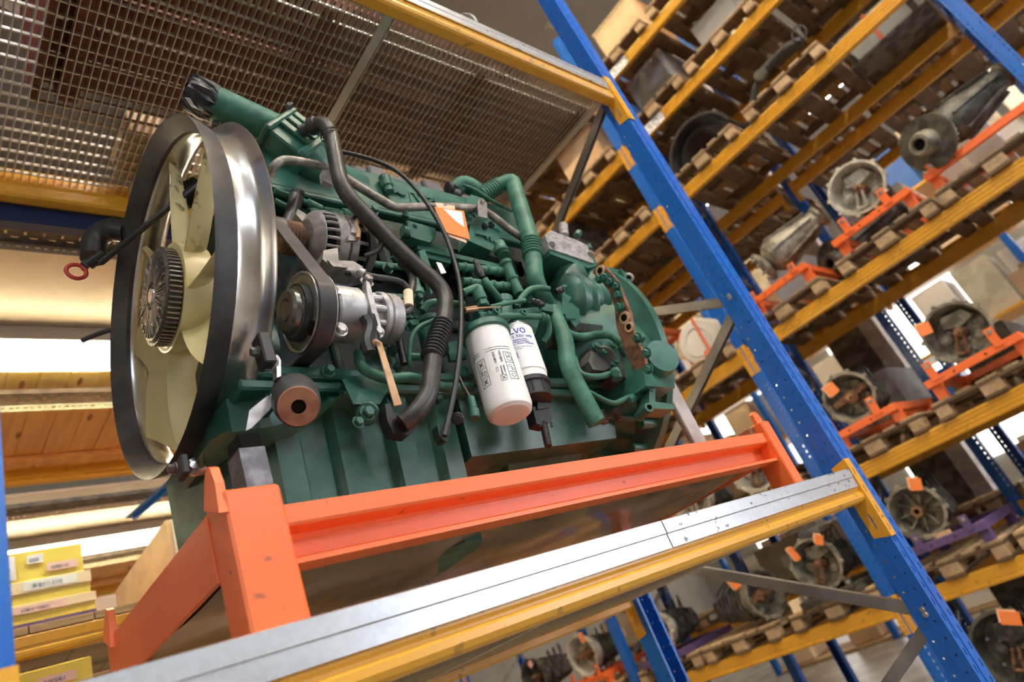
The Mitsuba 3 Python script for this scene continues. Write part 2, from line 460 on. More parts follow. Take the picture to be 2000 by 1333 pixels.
def plain_brace(p0, p1, w=.036, t=.022):
    p0, p1 = np.asarray(p0, float), np.asarray(p1, float)
    d = (p1 - p0) / np.linalg.norm(p1 - p0)
    n = np.cross(d, (1, 0, 0))
    return cat(rbar(p0, p1, t, .003, n), rbar(p0 + n * w / 2 - (t / 2, 0, 0), p1 + n * w / 2 - (t / 2, 0, 0), .003, w * .999, n),
               rbar(p0 + n * w / 2 + (t / 2, 0, 0), p1 + n * w / 2 + (t / 2, 0, 0), .003, w * .999, n))
_post = {}
def frame(key, M, depth, z0, z1, nodes, detail=True):
    """frame of a pallet rack: two uprights, zigzag struts, bolts, foot plates"""
    q = (round(z0, 2), round(z1, 2), detail)
    if q not in _post:
        _post[q] = mikit.ply(post_mesh(z0, z1, detail), 'm_blue', 20)
    def put(name, d, A=None):
        A = M if A is None else A
        scene[pkey(key, name)] = {**d, 'to_world': T(A.tolist())}
    put('upright', _post[q])
    R = np.diag([-1., -1., 1., 1.])
    R[0, 3], R[1, 3] = PW, depth
    put('upright', _post[q], M @ R)
    for i, (ya, za, yb, zb) in enumerate(nodes):
        put('strut', mikit.ply(plain_brace((PW / 2, ya, za), (PW / 2, yb, zb)), 'm_brace', 20))
        for y, z in ((ya, za), (yb, zb)):
            put('bolt', mikit.ply(cat(hexbolt((-.001, y, z), (-1, 0, 0), .007, .006), cyl((-.004, y, z), (PW + .004, y, z), .005, 8)), 'm_steel', 30))
    for y in (0, depth - .12):
        put('foot_plate', mikit.ply(box(-.02, PW + .02, y - .02, y + .14, z0, z0 + .008), 'm_blue'))
def beam_profile(L, h=.108, dp=.05, ribs=False):
    """box beam along +x, front at y 0 facing -y, bottom at z 0"""
    if ribs:
        pts = [(.010, 0), (.002, .006), (0, .018)]
        for c in (.032, .062, .092):
            pts += [(0, c - .008), (.006, c - .004), (.006, c + .004), (0, c + .008)]
        pts += [(0, h - .012), (.003, h - .003), (.010, h), (dp, h), (dp, 0)]
    else:
        pts = [(.014, 0), (.005, .004), (0, .013), (0, .025), (.006, .031), (.0065, .036), (.003, .042), (.003, h - .006), (.006, h - .001), (.010, h), (dp - .006, h), (dp, h - .02), (dp, .006), (dp - .006, 0)]
    return slab(pts, (0, 0, 0), (0, 1, 0), (0, 0, 1), (L, 0, 0))
def connector_mesh(side, h=.108):
    """end plate of a beam hooked on the upright; side +1: at the +x end"""
    z0, z1 = -.125, h + .035
    w = .042
    f = sbox(0, z0, w, z1)
    cuts = [sbox(.017, z - .012, .023, z + .012) for z in (z0 + .03, z0 + .09, z0 + .16, z0 + .22)] + [Point(.020, z0 + .062).buffer(.005, 4)]
    fr = f.difference(unary_union(cuts))
    sd = Polygon([(0, z0), (.055, z0 + .012), (.055, z1 - .012), (0, z1)]).difference(sbox(.026, z0 + .035, .031, z0 + .085))
    a = cat(slab(fr, (0, -.006, 0), (side, 0, 0), (0, 0, 1), (0, .003, 0)), slab(sd, (0, -.006, 0), (0, 1, 0), (0, 0, 1), (side * .0035, 0, 0)))
    return a
def rack_beam(label, x0, L, y, z, M=np.eye(4), ribs=False, h=.108, flip=False, group=None, tagtext=None):
    t = thing('rack_beam', label, 'rack beam', group)
    A = np.eye(4)
    A[:3, 3] = (x0, y, z)
    if flip:
        A = A @ np.diag([-1., -1., 1., 1.])
        A[0, 3] = x0 + L
    A = M @ A
    q = ('beam', round(L, 3), ribs, h)
    if q not in _post:
        _post[q] = mikit.ply(beam_profile(L, h, .05, ribs), 'm_yellow', 20)
        for s in (-1, 1):
            _post[q + (s,)] = mikit.ply(moved(connector_mesh(s, h), (0 if s < 0 else L, 0, 0)), 'm_yellow', 20)
    for n, d in (('bar', _post[q]), ('connector', _post[q + (-1,)]), ('connector', _post[q + (1,)])):
        scene[pkey(t, n)] = {**d, 'to_world': T(A.tolist())}
    return t, A

# ================================================================ near rack
ZN = [(.035, 2.06, 1.095, 1.50), (.035, .905, 1.095, 1.49), (.035, .895, 1.095, .30), (.035, -.285, 1.095, .29), (.035, -.30, 1.095, -.90), (.035, -1.5, 1.095, -.92), (.035, 2.08, 1.095, 2.7)]
fr1 = thing('rack_frame', 'blue perforated upright frame with bare metal struts right of the engine', 'rack frame')
frame(fr1, trans(2.355, 0, 0), 1.14, FZ, 4.2, ZN)
fr2 = thing('rack_frame', 'blue upright frame at the left edge of the photo beside the yellow cartons', 'rack frame')
frame(fr2, trans(.022, 0, 0), 1.14, FZ, 4.2, ZN)
XL, XR = .122, 2.353
LZ, UZ = .060, 1.950
rack_beam('yellow beam with a galvanised edge carrying the orange engine cradle', XL, XR - XL, .0, LZ)
rack_beam('yellow beam at the back of the engine shelf, seen below the front beam', XL, XR - XL, 1.14, LZ, flip=True)
rack_beam('yellow beam with a galvanised edge above the engine, front of the mesh shelf', XL, XR - XL, .0, UZ)
rack_beam('yellow beam at the back of the mesh shelf, left above the fan', XL, XR - XL, 1.14, UZ - .03, flip=True, h=.125)
def mesh_panel(label, x0, x1, zt, group=None, coarse=False):
    t = thing('mesh_shelf', label, 'mesh shelf', group)
    z0, z1 = zt - .030, zt
    for a, b in ((x0, x0 + .004), (x1 - .004, x1)):
        part(t, 'side_bar', box(a, b, .052, 1.085, z0, z1), 'm_mesh', False)
    part(t, 'edge_flange', box(x1 - .034, x1 - .004, .052, 1.085, z0, z0 + .003), 'm_mesh', False)
    n = int((x1 - x0) / .0228)
    bar = mikit.ply(box(-.0012, .0012, .052, 1.085, z0 + .001, z1), 'm_mesh')
    for i in range(1, n):
        scene[pkey(t, 'bearing_bar')] = {**bar, 'to_world': T().translate([x0 + i * (x1 - x0) / n, 0, 0])}
    rod = mikit.ply(cat(box(x0 + .004, x1 - .004, -.0022, .0022, z1 - .013, z1 - .001)), 'm_mesh')
    for y in np.arange(.072, 1.08, .0452):
        scene[pkey(t, 'cross_rod')] = {**rod, 'to_world': T().translate([0, float(y), 0])}
    zb = zt + .055
    lip = [(-.004, zb - .062), (-.004, zb - .032), (-.0065, zb - .030), (-.0065, zb - .002), (-.004, zb), (.052, zb), (.052, zb - .004), (-.001, zb - .004), (-.001, zb - .062)]
    part(t, 'front_lip', slab(lip, (x0, 0, 0), (0, 1, 0), (0, 0, 1), (x1 - x0, 0, 0)), 'm_galv', False, 'galvanised front edge folded over the beam')
    part(t, 'hanger', box(x0, x1, .048, .052, z0, zb), 'm_galv', False)
    return t
xs_up = 1.249
mesh_panel('left steel mesh shelf above the fan, under the reddish boards', XL + .004, xs_up - .002, UZ + .060)
mesh_panel('right steel mesh shelf above the engine block, next to the blue upright', xs_up + .002, XR - .010, UZ + .060)
xs_lo = at(1297, 1040, 0)[0]
mesh_panel('long galvanised mesh shelf under the orange cradle, left of the joint', XL + .004, xs_lo - .002, LZ + .055)
mesh_panel('short galvanised mesh shelf under the orange cradle, right of the joint', xs_lo + .002, XR - .010, LZ + .055)

# ---------------------------------------------------------------- things on the upper shelf
zt = UZ + .061
rc = thing('reddish_crate', 'reddish brown boarded crate base lying on the mesh shelf above the engine', 'crate')
for i, y in enumerate(np.arange(.13, .74, .1225)):
    part(rc, 'board', bbox(.36, 2.30, y, y + .112, zt + .060, zt + .084, .003), 'm_redboard', False)
for x in (.40, 1.02, 1.66, 2.24):
    part(rc, 'batten', bbox(x, x + .06, .13, .740, zt, zt + .060, .003), 'm_redboard', False)
part(rc, 'side_panel', cat(bbox(.335, .36, .10, .76, zt + .0, zt + .42, .003)), 'm_redboard', False)
sg = thing('gearbox_casting', 'grey metal gearbox part on the upper shelf, at the top edge of the photo', 'machine part')
g0 = np.array([1.62, .12, UZ + .206])
part(sg, 'housing', cat(lathe([(0, 0), (0, .07), (.02, .085), (.16, .085), (.18, .06), (.26, .055), (.26, 0)], g0 + (0, .05, .09), (1, .25, 0), 24)), 'm_castalu')
part(sg, 'flange', cat(ccyl(g0 + (.08, .04, .09), g0 + (.10, .045, .09), .10, 24)), 'm_steel')
part(sg, 'pipe', sweep(smooth_path([g0 + (-.06, .03, .02), g0 + (-.02, 0, .07), g0 + (.05, -.01, .06), g0 + (.11, .02, .01)]), .014), 'm_black')
part(sg, 'bracket', cat(bbox(g0[0] + .20, g0[0] + .26, g0[1], g0[1] + .05, g0[2] - .055, g0[2] + .13, .004), bbox(g0[0] - .05, g0[0] + .26, g0[1] - .01, g0[1] + .12, g0[2] - .058, g0[2] - .035, .003)), 'm_steel')

bg = thing('white_bag', 'crumpled white bag on the upper shelf level, seen through the mesh at the far left', 'bag')
bm = trimesh.creation.icosphere(3, .2)
bm.vertices *= (1.0, .9, .75)
bm.vertices += (meshkit.fbm(bm.vertices * 9, 3) - .5)[:, None] * .12 * np.sign(bm.vertices)
part(bg, 'sack', moved(bm, (.34, .34, 2.72)), 'm_label', 30)
part(bg, 'neck', moved(bm, (.36, .72, 2.66)), 'm_label', 30)
rack_beam('yellow beam of the next shelf up, seen through the mesh at the far left', XL, XR - XL, .0, 3.85)
rack_beam('yellow beam at the back of the next shelf up, seen through the mesh', XL, XR - XL, 1.14, 3.85, flip=True)
nd = thing('upper_deck', 'board deck of the next shelf up, seen through the mesh', 'shelf deck')
for i in range(14):
    part(nd, 'board', bbox(XL + .159 * i, XL + .159 * i + .150, .03, 1.1, 3.96, 3.985, .003), 'm_pallet', False)
for k, (x, w, m_) in enumerate(((.62, .20, 'm_carton'), (.92, .24, 'm_label'), (1.40, .36, 'm_carton'), (1.85, .3, 'm_geardark'))):
    t = thing('small_box', ['small brown', 'white', 'large brown', 'dark'][k] + ' box on the upper shelf behind the reddish crate, seen through the mesh', 'box')
    part(t, 'body', bbox(x, x + w, .80, 1.02, zt + .001, zt + .12 + .05 * (k % 3), .004), m_, False)
# ================================================================ orange cradle under the engine
TX0, TX1, TY0, TY1 = .385, 2.118, .045, .80
cr = thing('engine_cradle', 'orange welded steel cradle standing on the galvanised beam under the engine', 'cradle')
zb = LZ + .108 + .004
zl = .390
def leg(x0, x1, y0, y1, z1):
    return cat(bbox(x0, x1, y0, y1, zb, z1, .004))
part(cr, 'leg', leg(TX0, .473, TY0, TY0 + .08, zl), 'm_orange', False)
part(cr, 'leg', leg(2.062, TX1, TY0, TY0 + .08, .392), 'm_orange', False)
part(cr, 'leg', leg(TX0, .445, TY1 - .06, TY1, zl), 'm_orange', False)
part(cr, 'leg', leg(2.058, TX1, TY1 - .06, TY1, zl), 'm_orange', False)
zc0, zc1 = .262, .357
prof = [(0, zc1), (0, zc1 - .030), (.004, zc1 - .034), (.038, zc1 - .038), (.042, zc1 - .045), (.042, zc0 + .022), (.038, zc0 + .014), (.006, zc0 + .010), (0, zc0 + .008), (0, zc0), (.05, zc0), (.05, zc1)]
part(cr, 'front_channel', slab(prof, (.473, TY0 + .012, 0), (0, 1, 0), (0, 0, 1), (2.062 - .473, 0, 0)), 'm_orange', False)
part(cr, 'rear_channel', cat(box(.445, 2.058, TY1 - .05, TY1 - .045, zc0, zc1), box(.445, 2.058, TY1 - .05, TY1, zc1 - .006, zc1)), 'm_orange', False)
part(cr, 'side_channel', cat(bbox(TX0 - .002, TX0 + .006, TY0 + .08, TY1 + .004, .275, .383, .002), box(TX0, TX0 + .05, TY0 + .08, TY1, .377, .383)), 'm_orange', False)
part(cr, 'side_channel', cat(bbox(TX1 - .006, TX1 + .002, TY0 + .08, TY1, .275, .383, .002), box(TX1 - .05, TX1, TY0 + .08, TY1, .377, .383)), 'm_orange', False)
for x0, x1, y in ((TX0 + .004, TX0 + .016, TY0 + .03), (TX0 + .004, TX0 + .016, TY1 - .03), (TX1 - .022, TX1 - .008, TY0 + .012)):
    if x0 > 1:
        fin = Polygon([(-.020, 0), (.022, 0), (.020, .032), (.010, .043), (-.008, .043), (-.019, .034)])
        part(cr, 'corner_fin', slab(fin, (x0 - .012, y, .388), (1, 0, 0), (.0, .0, 1), (0, .012, 0)), 'm_orange', False)
    else:
        fin = Polygon([(-.03, -.03), (.035, 0), (.022, .045), (.008, .060), (-.006, .052), (-.022, .02)])
        part(cr, 'corner_fin', slab(fin, (x0 - .012, y, .385), (0, 1, 0), (.10, 0, 1), (.014, 0, 0)), 'm_orange', False)
part(cr, 'corner_stub', bbox(2.03, 2.062, .075, .12, .352, .388, .004), 'm_rust', False, 'rusty corner stub with worn paint')
# drip pan: slightly wavy sheet
gx, gy = np.meshgrid(np.linspace(.40, 2.09, 60), np.linspace(TY0 + .055, TY1 - .01, 28), indexing='ij')
gz = .282 + .006 * np.sin(gx * 6 + gy * 4) * np.sin(gy * 9) + .004 * np.sin(gx * 15 - gy * 6)
n1, n2 = gx.shape
v = np.concatenate([np.stack([gx, gy, gz], -1).reshape(-1, 3), np.stack([gx, gy, gz + .006], -1).reshape(-1, 3)])
i, j = np.meshgrid(np.arange(n1 - 1), np.arange(n2 - 1), indexing='ij')
a = (i * n2 + j).ravel()
q = np.stack([a, a + 1, a + n2 + 1, a + n2], -1)
fq = np.vstack([q, q[:, ::-1] + n1 * n2])
part(cr, 'drip_pan', trimesh.Trimesh(v, np.vstack([fq[:, [0, 1, 2]], fq[:, [0, 2, 3]]]), process=False), 'm_pan', True, 'brown oily sheet tray seen from below')
part(cr, 'bounce_sheet', box(.40, 2.09, TY0 + .064, TY1 - .052, .2965, .2995), 'm_orange', False, 'unseen orange sheet added to bounce light up')  # sheet added to throw orange light up under the oil pan
for x in (.75, 1.35):
    part(cr, 'floor_bar', bbox(x, x + .05, TY0 + .06, TY1 - .05, .288, .335, .003), 'm_orange', False)
# tube post that carries the engine's front mount
p_ = at(493, 915, .10)
def tube_post(x0, x1, y0, y1, z0, z1, w=.005):
    return cat(box(x0, x1, y0, y0 + w, z0, z1), box(x0, x1, y1 - w, y1, z0, z1), box(x0, x0 + w, y0 + w, y1 - w, z0, z1), box(x1 - w, x1, y0 + w, y1 - w, z0, z1))
A0, A1 = at(466, 876, .10), at(518, 876, .10)
part(cr, 'support_post', tube_post(A0[0], A1[0], .10, .155, .29, A0[2]), 'm_darksteel', False, 'bare grey square tube with an open top')
part(cr, 'post_shade', bbox(A0[0] + .003, A1[0] - .003, .1005, .152, A0[2], A0[2] + .028, .002), 'm_hole', False, 'dark block added for the shade above the tube')  # dark block that paints in the shade above the post
wx, wy = 2.045, .20
Wt, Wb = at(1283, 640, wy), at(1366, 858, wy)
part(cr, 'rear_post', bbox(Wb[0] - .034, Wb[0] + .034, wy, wy + .012, .285, .92, .003), 'm_greypost', False, 'pale grey flat steel post behind the flywheel end')
part(cr, 'rear_post', bbox(Wb[0] + .030, Wb[0] + .036, wy, wy + .06, .285, .92, .002), 'm_greypost', False)

# ================================================================ rack behind, with timber decks and tube lamps (left of the fan)
CL = 1.97
def perforated_rail(label, y, z, x0=-.4, x1=2.6, w=.105, flange=.035, mname='m_rail'):
    t = thing('perforated_rail', label, 'cable rail')
    plate = sbox(x0, 0, x1, w)
    cuts = []
    for x in np.arange(x0 + .03, x1 - .05, .055):
        cuts += [sbox(x, w * .22 - .005, x + .022, w * .22 + .005), sbox(x, w * .74 - .005, x + .022, w * .74 + .005), sbox(x + .034, w * .42, x + .043, w * .62)]
    part(t, 'base', slab(plate.difference(unary_union(cuts)), (0, y, z), (1, 0, 0), (0, 1, 0), (0, 0, .003)), mname, False)
    fl = sbox(x0, 0, x1, flange).difference(unary_union([sbox(x, flange * .45, x + (.016 if k % 2 else .009), flange * .62) for k, x in enumerate(np.arange(x0 + .02, x1 - .03, .0275))]))
    part(t, 'flange', slab(fl, (0, y + w, z - flange), (1, 0, 0), (0, 0, 1), (0, .003, 0)), 'm_panel', False)
    part(t, 'flange', slab(sbox(x0, 0, x1, flange * .7), (0, y, z), (1, 0, 0), (0, 0, 1), (0, .003, 0)), mname, False)
    for x in (x0 + .2, x1 - .2):
        part(t, 'hanger', box(x, x + .03, y + .02, y + .05, z + .0032, CL - .004), mname, False)
    return t
names = ['the first', 'the second']
for k, y0 in enumerate((1.12, 3.62)):
    far = k == 1
    struct('ceiling_' + ('near' if k == 0 else 'far'), box(-.6, 3.0, y0 + .08, y0 + 1.16, CL, CL + .02), 'm_panel', label='pale panel under the deck behind the rack')
    perforated_rail('grey slotted rail under the pale ceiling, just below the yellow mesh shelf beam' if not far else 'brown lit slotted rail crossing below the timber ceiling, left of the orange corner fin', y0 + .08, CL - .07, mname='m_rail')
    t = thing('tube_lamp', 'bright tube lamp under the ceiling left of the fan' if not far else 'second tube lamp, lower left, above the stacked yellow cartons', 'lamp')
    d = mikit.ply(bbox(-.5, 2.6, y0 + .80, y0 + .97, CL - .135, CL - .070, .03), 'm_white')
    d['emitter'] = LIGHT['shelf_tube']
    scene[t + '__diffuser'] = d
    part(t, 'housing', box(-.52, 2.62, y0 + .79, y0 + .98, CL - .0695, CL - .003), 'm_mdf', False)
    dk = thing('timber_deck', 'pine board ceiling left of the fan, behind the slotted rail' if not far else 'lower pine board ceiling beside the tall carton', 'timber deck')
    for i in range(24):
        x = -.4 + i * .122
        part(dk, 'board', bbox(x, x + .1205, y0 + 1.17, y0 + 2.18, CL - .002 * (i % 2), CL + .022, .0025), 'm_woodceil', False)
    part(dk, 'cross_timber', bbox(-.4, 2.5, y0 + 2.02, y0 + 2.12, CL - .035, CL - .003, .003), 'm_woodceil', False)
    perforated_rail('slotted rail under the pine boards left of the fan, below the bright tube lamp' if not far else 'small dim slotted rail below the second tube lamp', y0 + 1.24, CL - .07, mname='m_rail')
    rack_beam('orange lit beam at the far edge of the pine ceiling' if not far else 'dim beam at the far edge of the lower pine ceiling', -.4, 2.9, y0 + 2.19, CL - .09)
bb = thing('blue_bar', 'blue steel bar, its shade painted in, running under the yellow shelf beam, left edge', 'steel bar')
part(bb, 'web', box(-.5, 2.3, 1.152, 1.158, CL - .11, CL - .01), 'm_blue_shaded', False)
part(bb, 'flange', box(-.5, 2.3, 1.158, 1.19, CL - .11, CL - .104), 'm_blue_shaded', False)
b0, b1 = atz(338, 938, CL - .15), atz(252, 1012, CL - .15)
single('blue_stay', cat(rbar(b0, b1, .05, .006, (0, 0, 1)), rbar(b0 + (.025, 0, -.0), b1 + (.025, 0, 0), .006, .05)), 'm_blue', 'short blue stay slanting under the pale ceiling below the fan', 'steel bar')
struct('wall_timber', box(-.6, 3.2, 6.9, 7.0, FZ, CL + .3), 'm_panel', label='pale partition at the end of the timber decks')
# shelf with cartons
SY, SZ, KS = 2.25, .715, 1.336
rack_beam('yellow beam of the carton shelf behind the orange cradle, lower left', .02, 2.6, SY, SZ, h=.083)
sd = thing('shelf_deck', 'rough board deck under the yellow cartons, lower left', 'shelf deck')
for i in range(12):
    x = .03 + i * .215
    part(sd, 'board', bbox(x, x + .211, SY + .002, SY + 1.1, SZ + .084, SZ + .114, .002), 'm_pallet', False)
rack_beam('yellow beam at the back of the carton shelf, lower left', .02, 2.6, SY + 1.15, SZ, flip=True, h=.083)
def carton(label, x0, x1, y0, y1, z0, z1, m, group=None, lid=None, lab=None, base=None, flap=False):
    t = thing('carton', label, 'carton', group)
    if lid:
        part(t, 'body', bbox(x0, x1, y0, y1, z0, z1 - lid, .002), m, False)
        part(t, 'lid', bbox(x0 - .006, x1 + .006, y0 - .006, y1 + .006, z1 - lid, z1, .002), 'm_carton_pale', False)
    else:
        part(t, 'body', bbox(x0, x1, y0, y1, z0, z1, .002), m, False)
        part(t, 'flap', cat(box(x0 + .002, x1 - .002, (y0 + y1) / 2 - .001, y1 - .004, z1, z1 + .003), box(x0 + .002, x1 - .002, y0 + .004, (y0 + y1) / 2 - .003, z1, z1 + .003)), m, False)
    if base:
        part(t, 'base_band', cat(box(x0 - .001, x1 + .001, y0 - .001, y0, z0, z0 + base), box(x1, x1 + .001, y0, y1, z0, z0 + base), box(x0 - .001, x0, y0, y1, z0, z0 + base)), 'm_purple', False, 'dark purple band at the bottom')
    for (a, b, c, d_, mm) in lab or []:
        part(t, 'label', box(x0 + a * (x1 - x0), x0 + b * (x1 - x0), y0 - .0075, y0 - .0062, z0 + c * (z1 - z0), z0 + d_ * (z1 - z0)), mm, False)
        if mm != 'm_tape':
            bx, bz, bw, bh = x0 + (a + .12 * (b - a)) * (x1 - x0), z0 + (c + .18 * (d_ - c)) * (z1 - z0), .7 * (b - a) * (x1 - x0), .45 * (d_ - c) * (z1 - z0)
            bars = [box(bx + bw * u, bx + bw * (u + w_), y0 - .0080, y0 - .0074, bz, bz + bh) for u, w_ in zip(np.cumsum(rng.uniform(.03, .07, 16)), rng.uniform(.008, .028, 16)) if u < .95]
            part(t, 'barcode', cat(bars), 'm_ink', False)
    return t
mat('m_tape', (.70, .60, .42), .3)
DZ = SZ + .115
carton('flat yellow carton with a purple base band, bottom of the stack by the blue upright', .22, .690, 2.30, 2.8, DZ, DZ + .094, 'm_carton_yellow', base=.022, lid=.038, lab=[(.42, .78, .62, .92, 'm_pinklabel')])
carton('flat yellow carton with a torn white lid, middle of the stack by the blue upright', .23, .680, 2.30, 2.8, DZ + .095, DZ + .184, 'm_carton_yellow', lid=.048, lab=[(.05, .35, .5, .95, 'm_label'), (.5, .9, .55, .95, 'm_label')])
carton('pale yellow carton with white labels, top of the stack by the blue upright', .24, .665, 2.307, 2.8, DZ + .185, DZ + .305, 'm_carton_yellow', lab=[(.30, .46, .1, .9, 'm_label'), (.55, .68, .55, .85, 'm_label'), (.70, .95, .2, .48, 'm_pinklabel')])
tc0 = at(322, 1018, 2.32)
xb = tc0[0]
yf = atx(213, 1165, xb)[1]
carton('tall brown cardboard carton behind the orange cradle bar', xb, xb + .75, 2.32, min(yf, 3.3), DZ, tc0[2], 'm_carton', lab=[(.03, .05, 0, 1, 'm_tape')])
rack_beam('yellow beam of the lowest carton shelf at the bottom left corner', .02, 2.6, 2.19, .43, h=.083)
c0, c1 = at(28, 1318, 2.2), at(178, 1282, 2.2)
carton('yellow carton with a pink barcode label at the bottom left corner', c0[0] - .15, c1[0], 2.20, 2.65, .515, c1[2], 'm_carton_yellow', lab=[(.56, .86, .52, .76, 'm_pinklabel')])
# ================================================================ the engine
_p = math.radians(3.16)
C0 = np.array([.478, .45, 1.051])
EX, EY, EZ = np.array([math.cos(_p), 0, -math.sin(_p)]), np.array([0, 1.0, 0]), np.array([math.sin(_p), 0, math.cos(_p)])
def EP(u, v, w):
    return C0 + u * EX + v * EY + w * EZ
def ebox(u0, u1, v0, v1, w0, w1, r=.006):
    m = bbox(u0, u1, v0, v1, w0, w1, r)
    m.vertices = C0 + m.vertices[:, :1] * EX + m.vertices[:, 1:2] * EY + m.vertices[:, 2:3] * EZ
    return m
def atu(px, py, u):
    r = ray(px, py)
    return CAM + r * ((u - (CAM - C0) @ EX) / (r @ EX))
def prism_u(pxs, u, t):
    """outline on the photograph at engine station u, thickness t along the engine"""
    P = np.array([atu(*p, u) for p in pxs]) - C0
    return slab(np.stack([P @ EY, P @ EZ], -1), C0 + u * EX, EY, EZ, t * EX)
def pl(pxs, y):
    """points of the photograph (x, y[, depth]) as a polyline"""
    return [at(p[0], p[1], p[2] if len(p) > 2 else y) for p in pxs]
eng = thing('truck_engine', 'green truck diesel engine with a big fan shroud standing in the orange cradle', 'engine')
def en(name, mesh, m='m_green', smooth=35, label=None, parent=None, kind=None):
    return part(parent or eng, name, mesh, m, smooth, label, kind)
def bolt_px(x, y, Y, r=.009, h=.012, axis=(0, -1, 0)):
    return hexbolt(at(x, y, Y), axis, r, h)

# ---- block, head, cover, pans
ribs = [ebox(.20 + .16 * k, .222 + .16 * k, -.215, -.195, -.34, .10, .005) for k in range(7)]
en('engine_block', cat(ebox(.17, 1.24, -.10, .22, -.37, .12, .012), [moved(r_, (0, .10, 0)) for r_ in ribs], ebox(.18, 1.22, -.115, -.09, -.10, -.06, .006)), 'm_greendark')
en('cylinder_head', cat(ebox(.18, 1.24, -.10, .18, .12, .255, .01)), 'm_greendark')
en('head_flange', ebox(.24, 1.25, -.185, .19, .25, .268, .004))
cvp = [(-.175, .262), (-.182, .27), (-.182, .405), (-.170, .428), (-.13, .44), (.15, .44), (.18, .41), (.18, .262)]
en('valve_cover', slab(cvp, C0 + .26 * EX, EY, EZ, .98 * EX))
for x, y in ((677, 327), (697, 334), (766, 361), (783, 366), (857, 388), (874, 393)):
    p = at(x, y + 6, .262)
    en('cover_boss', lathe([(0, 0), (0, .020), (.035, .020), (.04, .015), (.04, 0)], p - (0, .003, 0), (0, 1, .1), 20))
p = at(752, 352, .25)
en('filler_cap', cat(ccyl(p - (0, 0, .03), p + (0, 0, .014), .018, 24), ccyl(p - (0, 0, .05), p - (0, 0, .02), .014, 16)))
# raised name plate with letters on the cover side
P0, P1 = at(797, 374, .266), at(935, 416, .266)
dv = (P1 - P0) / np.linalg.norm(P1 - P0)
Lp = np.linalg.norm(P1 - P0)
un = np.cross(dv, (0, 1, 0))
un = un if un[2] > 0 else -un
fr_ = sbox(0, -.052, Lp, 0).difference(sbox(.004, -.048, Lp - .004, -.004))
en('name_frame', slab(fr_, P0 - (0, .002, 0), dv, un, (0, .006, 0)))
tm = meshkit.text_mesh('VOLVO', .036, .004, True)
s_ = (Lp - .03) / tm.bounds[1][0]
tv = tm.vertices.copy()
tm.vertices = P0 + np.array([0, -.003, 0]) + (.015 + tv[:, :1] * s_) * dv + (tv[:, 1:2] - .044) * un + tv[:, 2:3] * np.array([0, 1.0, 0])
en('raised_lettering', tm, 'm_green', False, 'raised lettering on the valve cover')
en('heat_shield', cat(ebox(.62, 1.20, -.06, .24, .445, .60, .02), ebox(.68, .74, -.075, -.05, .46, .59, .006), ebox(.90, .98, -.075, -.05, .46, .59, .006)), 'm_plastic_grey', 35, 'grey moulded shield on top')
# deep sump with pressed ridges
fx = [.045, .055, .10, .115, .165, .18, .235, .25, .31, .325, .375, .39, .44, .455, .50, .515, .565, .58, .605]
fy = [-.10, -.19, -.215, -.235, -.235, -.213, -.213, -.235, -.235, -.210, -.210, -.235, -.235, -.213, -.213, -.235, -.235, -.215, -.16]
pan = list(zip(fx, fy)) + [(.61, .2), (.045, .2)]
top = slab(pan, C0 - .385 * EZ, EX, EY, -.36 * EZ)
k = (top.vertices - C0) @ EZ
low = k < -.5
uu, vv = (top.vertices - C0) @ EX, (top.vertices - C0) @ EY
top.vertices[low] += np.outer((.33 - uu[low]) * .07, EX) + np.outer(-vv[low] * .10, EY)
en('oil_pan', top, 'm_green', 22)
en('oil_pan_rear', cat(hull([EP(u, v, w) for u, v, w in ((.60, -.225, -.385), (1.20, -.225, -.385), (.60, .2, -.385), (1.2, .2, -.385), (.60, -.205, -.545), (.60, .17, -.565), (1.16, -.20, -.51), (1.16, .16, -.53))]),
                         hull([EP(u, v, w) for u, v, w in ((.76, -.16, -.50), (1.10, -.16, -.48), (.80, -.08, -.60), (1.04, -.08, -.58), (.76, .12, -.55), (1.1, .1, -.53))])))
en('pan_flange', cat(ebox(.06, 1.24, -.252, .22, -.398, -.374, .005), ebox(.10, 1.2, -.262, -.23, -.372, -.345, .006)))
for x in np.linspace(.16, 1.14, 9):
    en('flange_bolt', cat(hexbolt(EP(x, -.243, -.398), -EZ, .010, .016), sweep([EP(x, -.243, -.374), EP(x, -.243, -.345)], .012)))
for x, y in ((1208, 800), (1180, 803)):
    p = at(x - 9, y, .17)
    en('coil_spring', cat([lathe([(0, .010), (.003, .0135), (.006, .010)], p - (0, 0, .008 * k), (0, 0, -1), 14) for k in range(5)] + [cyl(p, p - (0, 0, .04), .009, 12)]), 'm_darksteel')

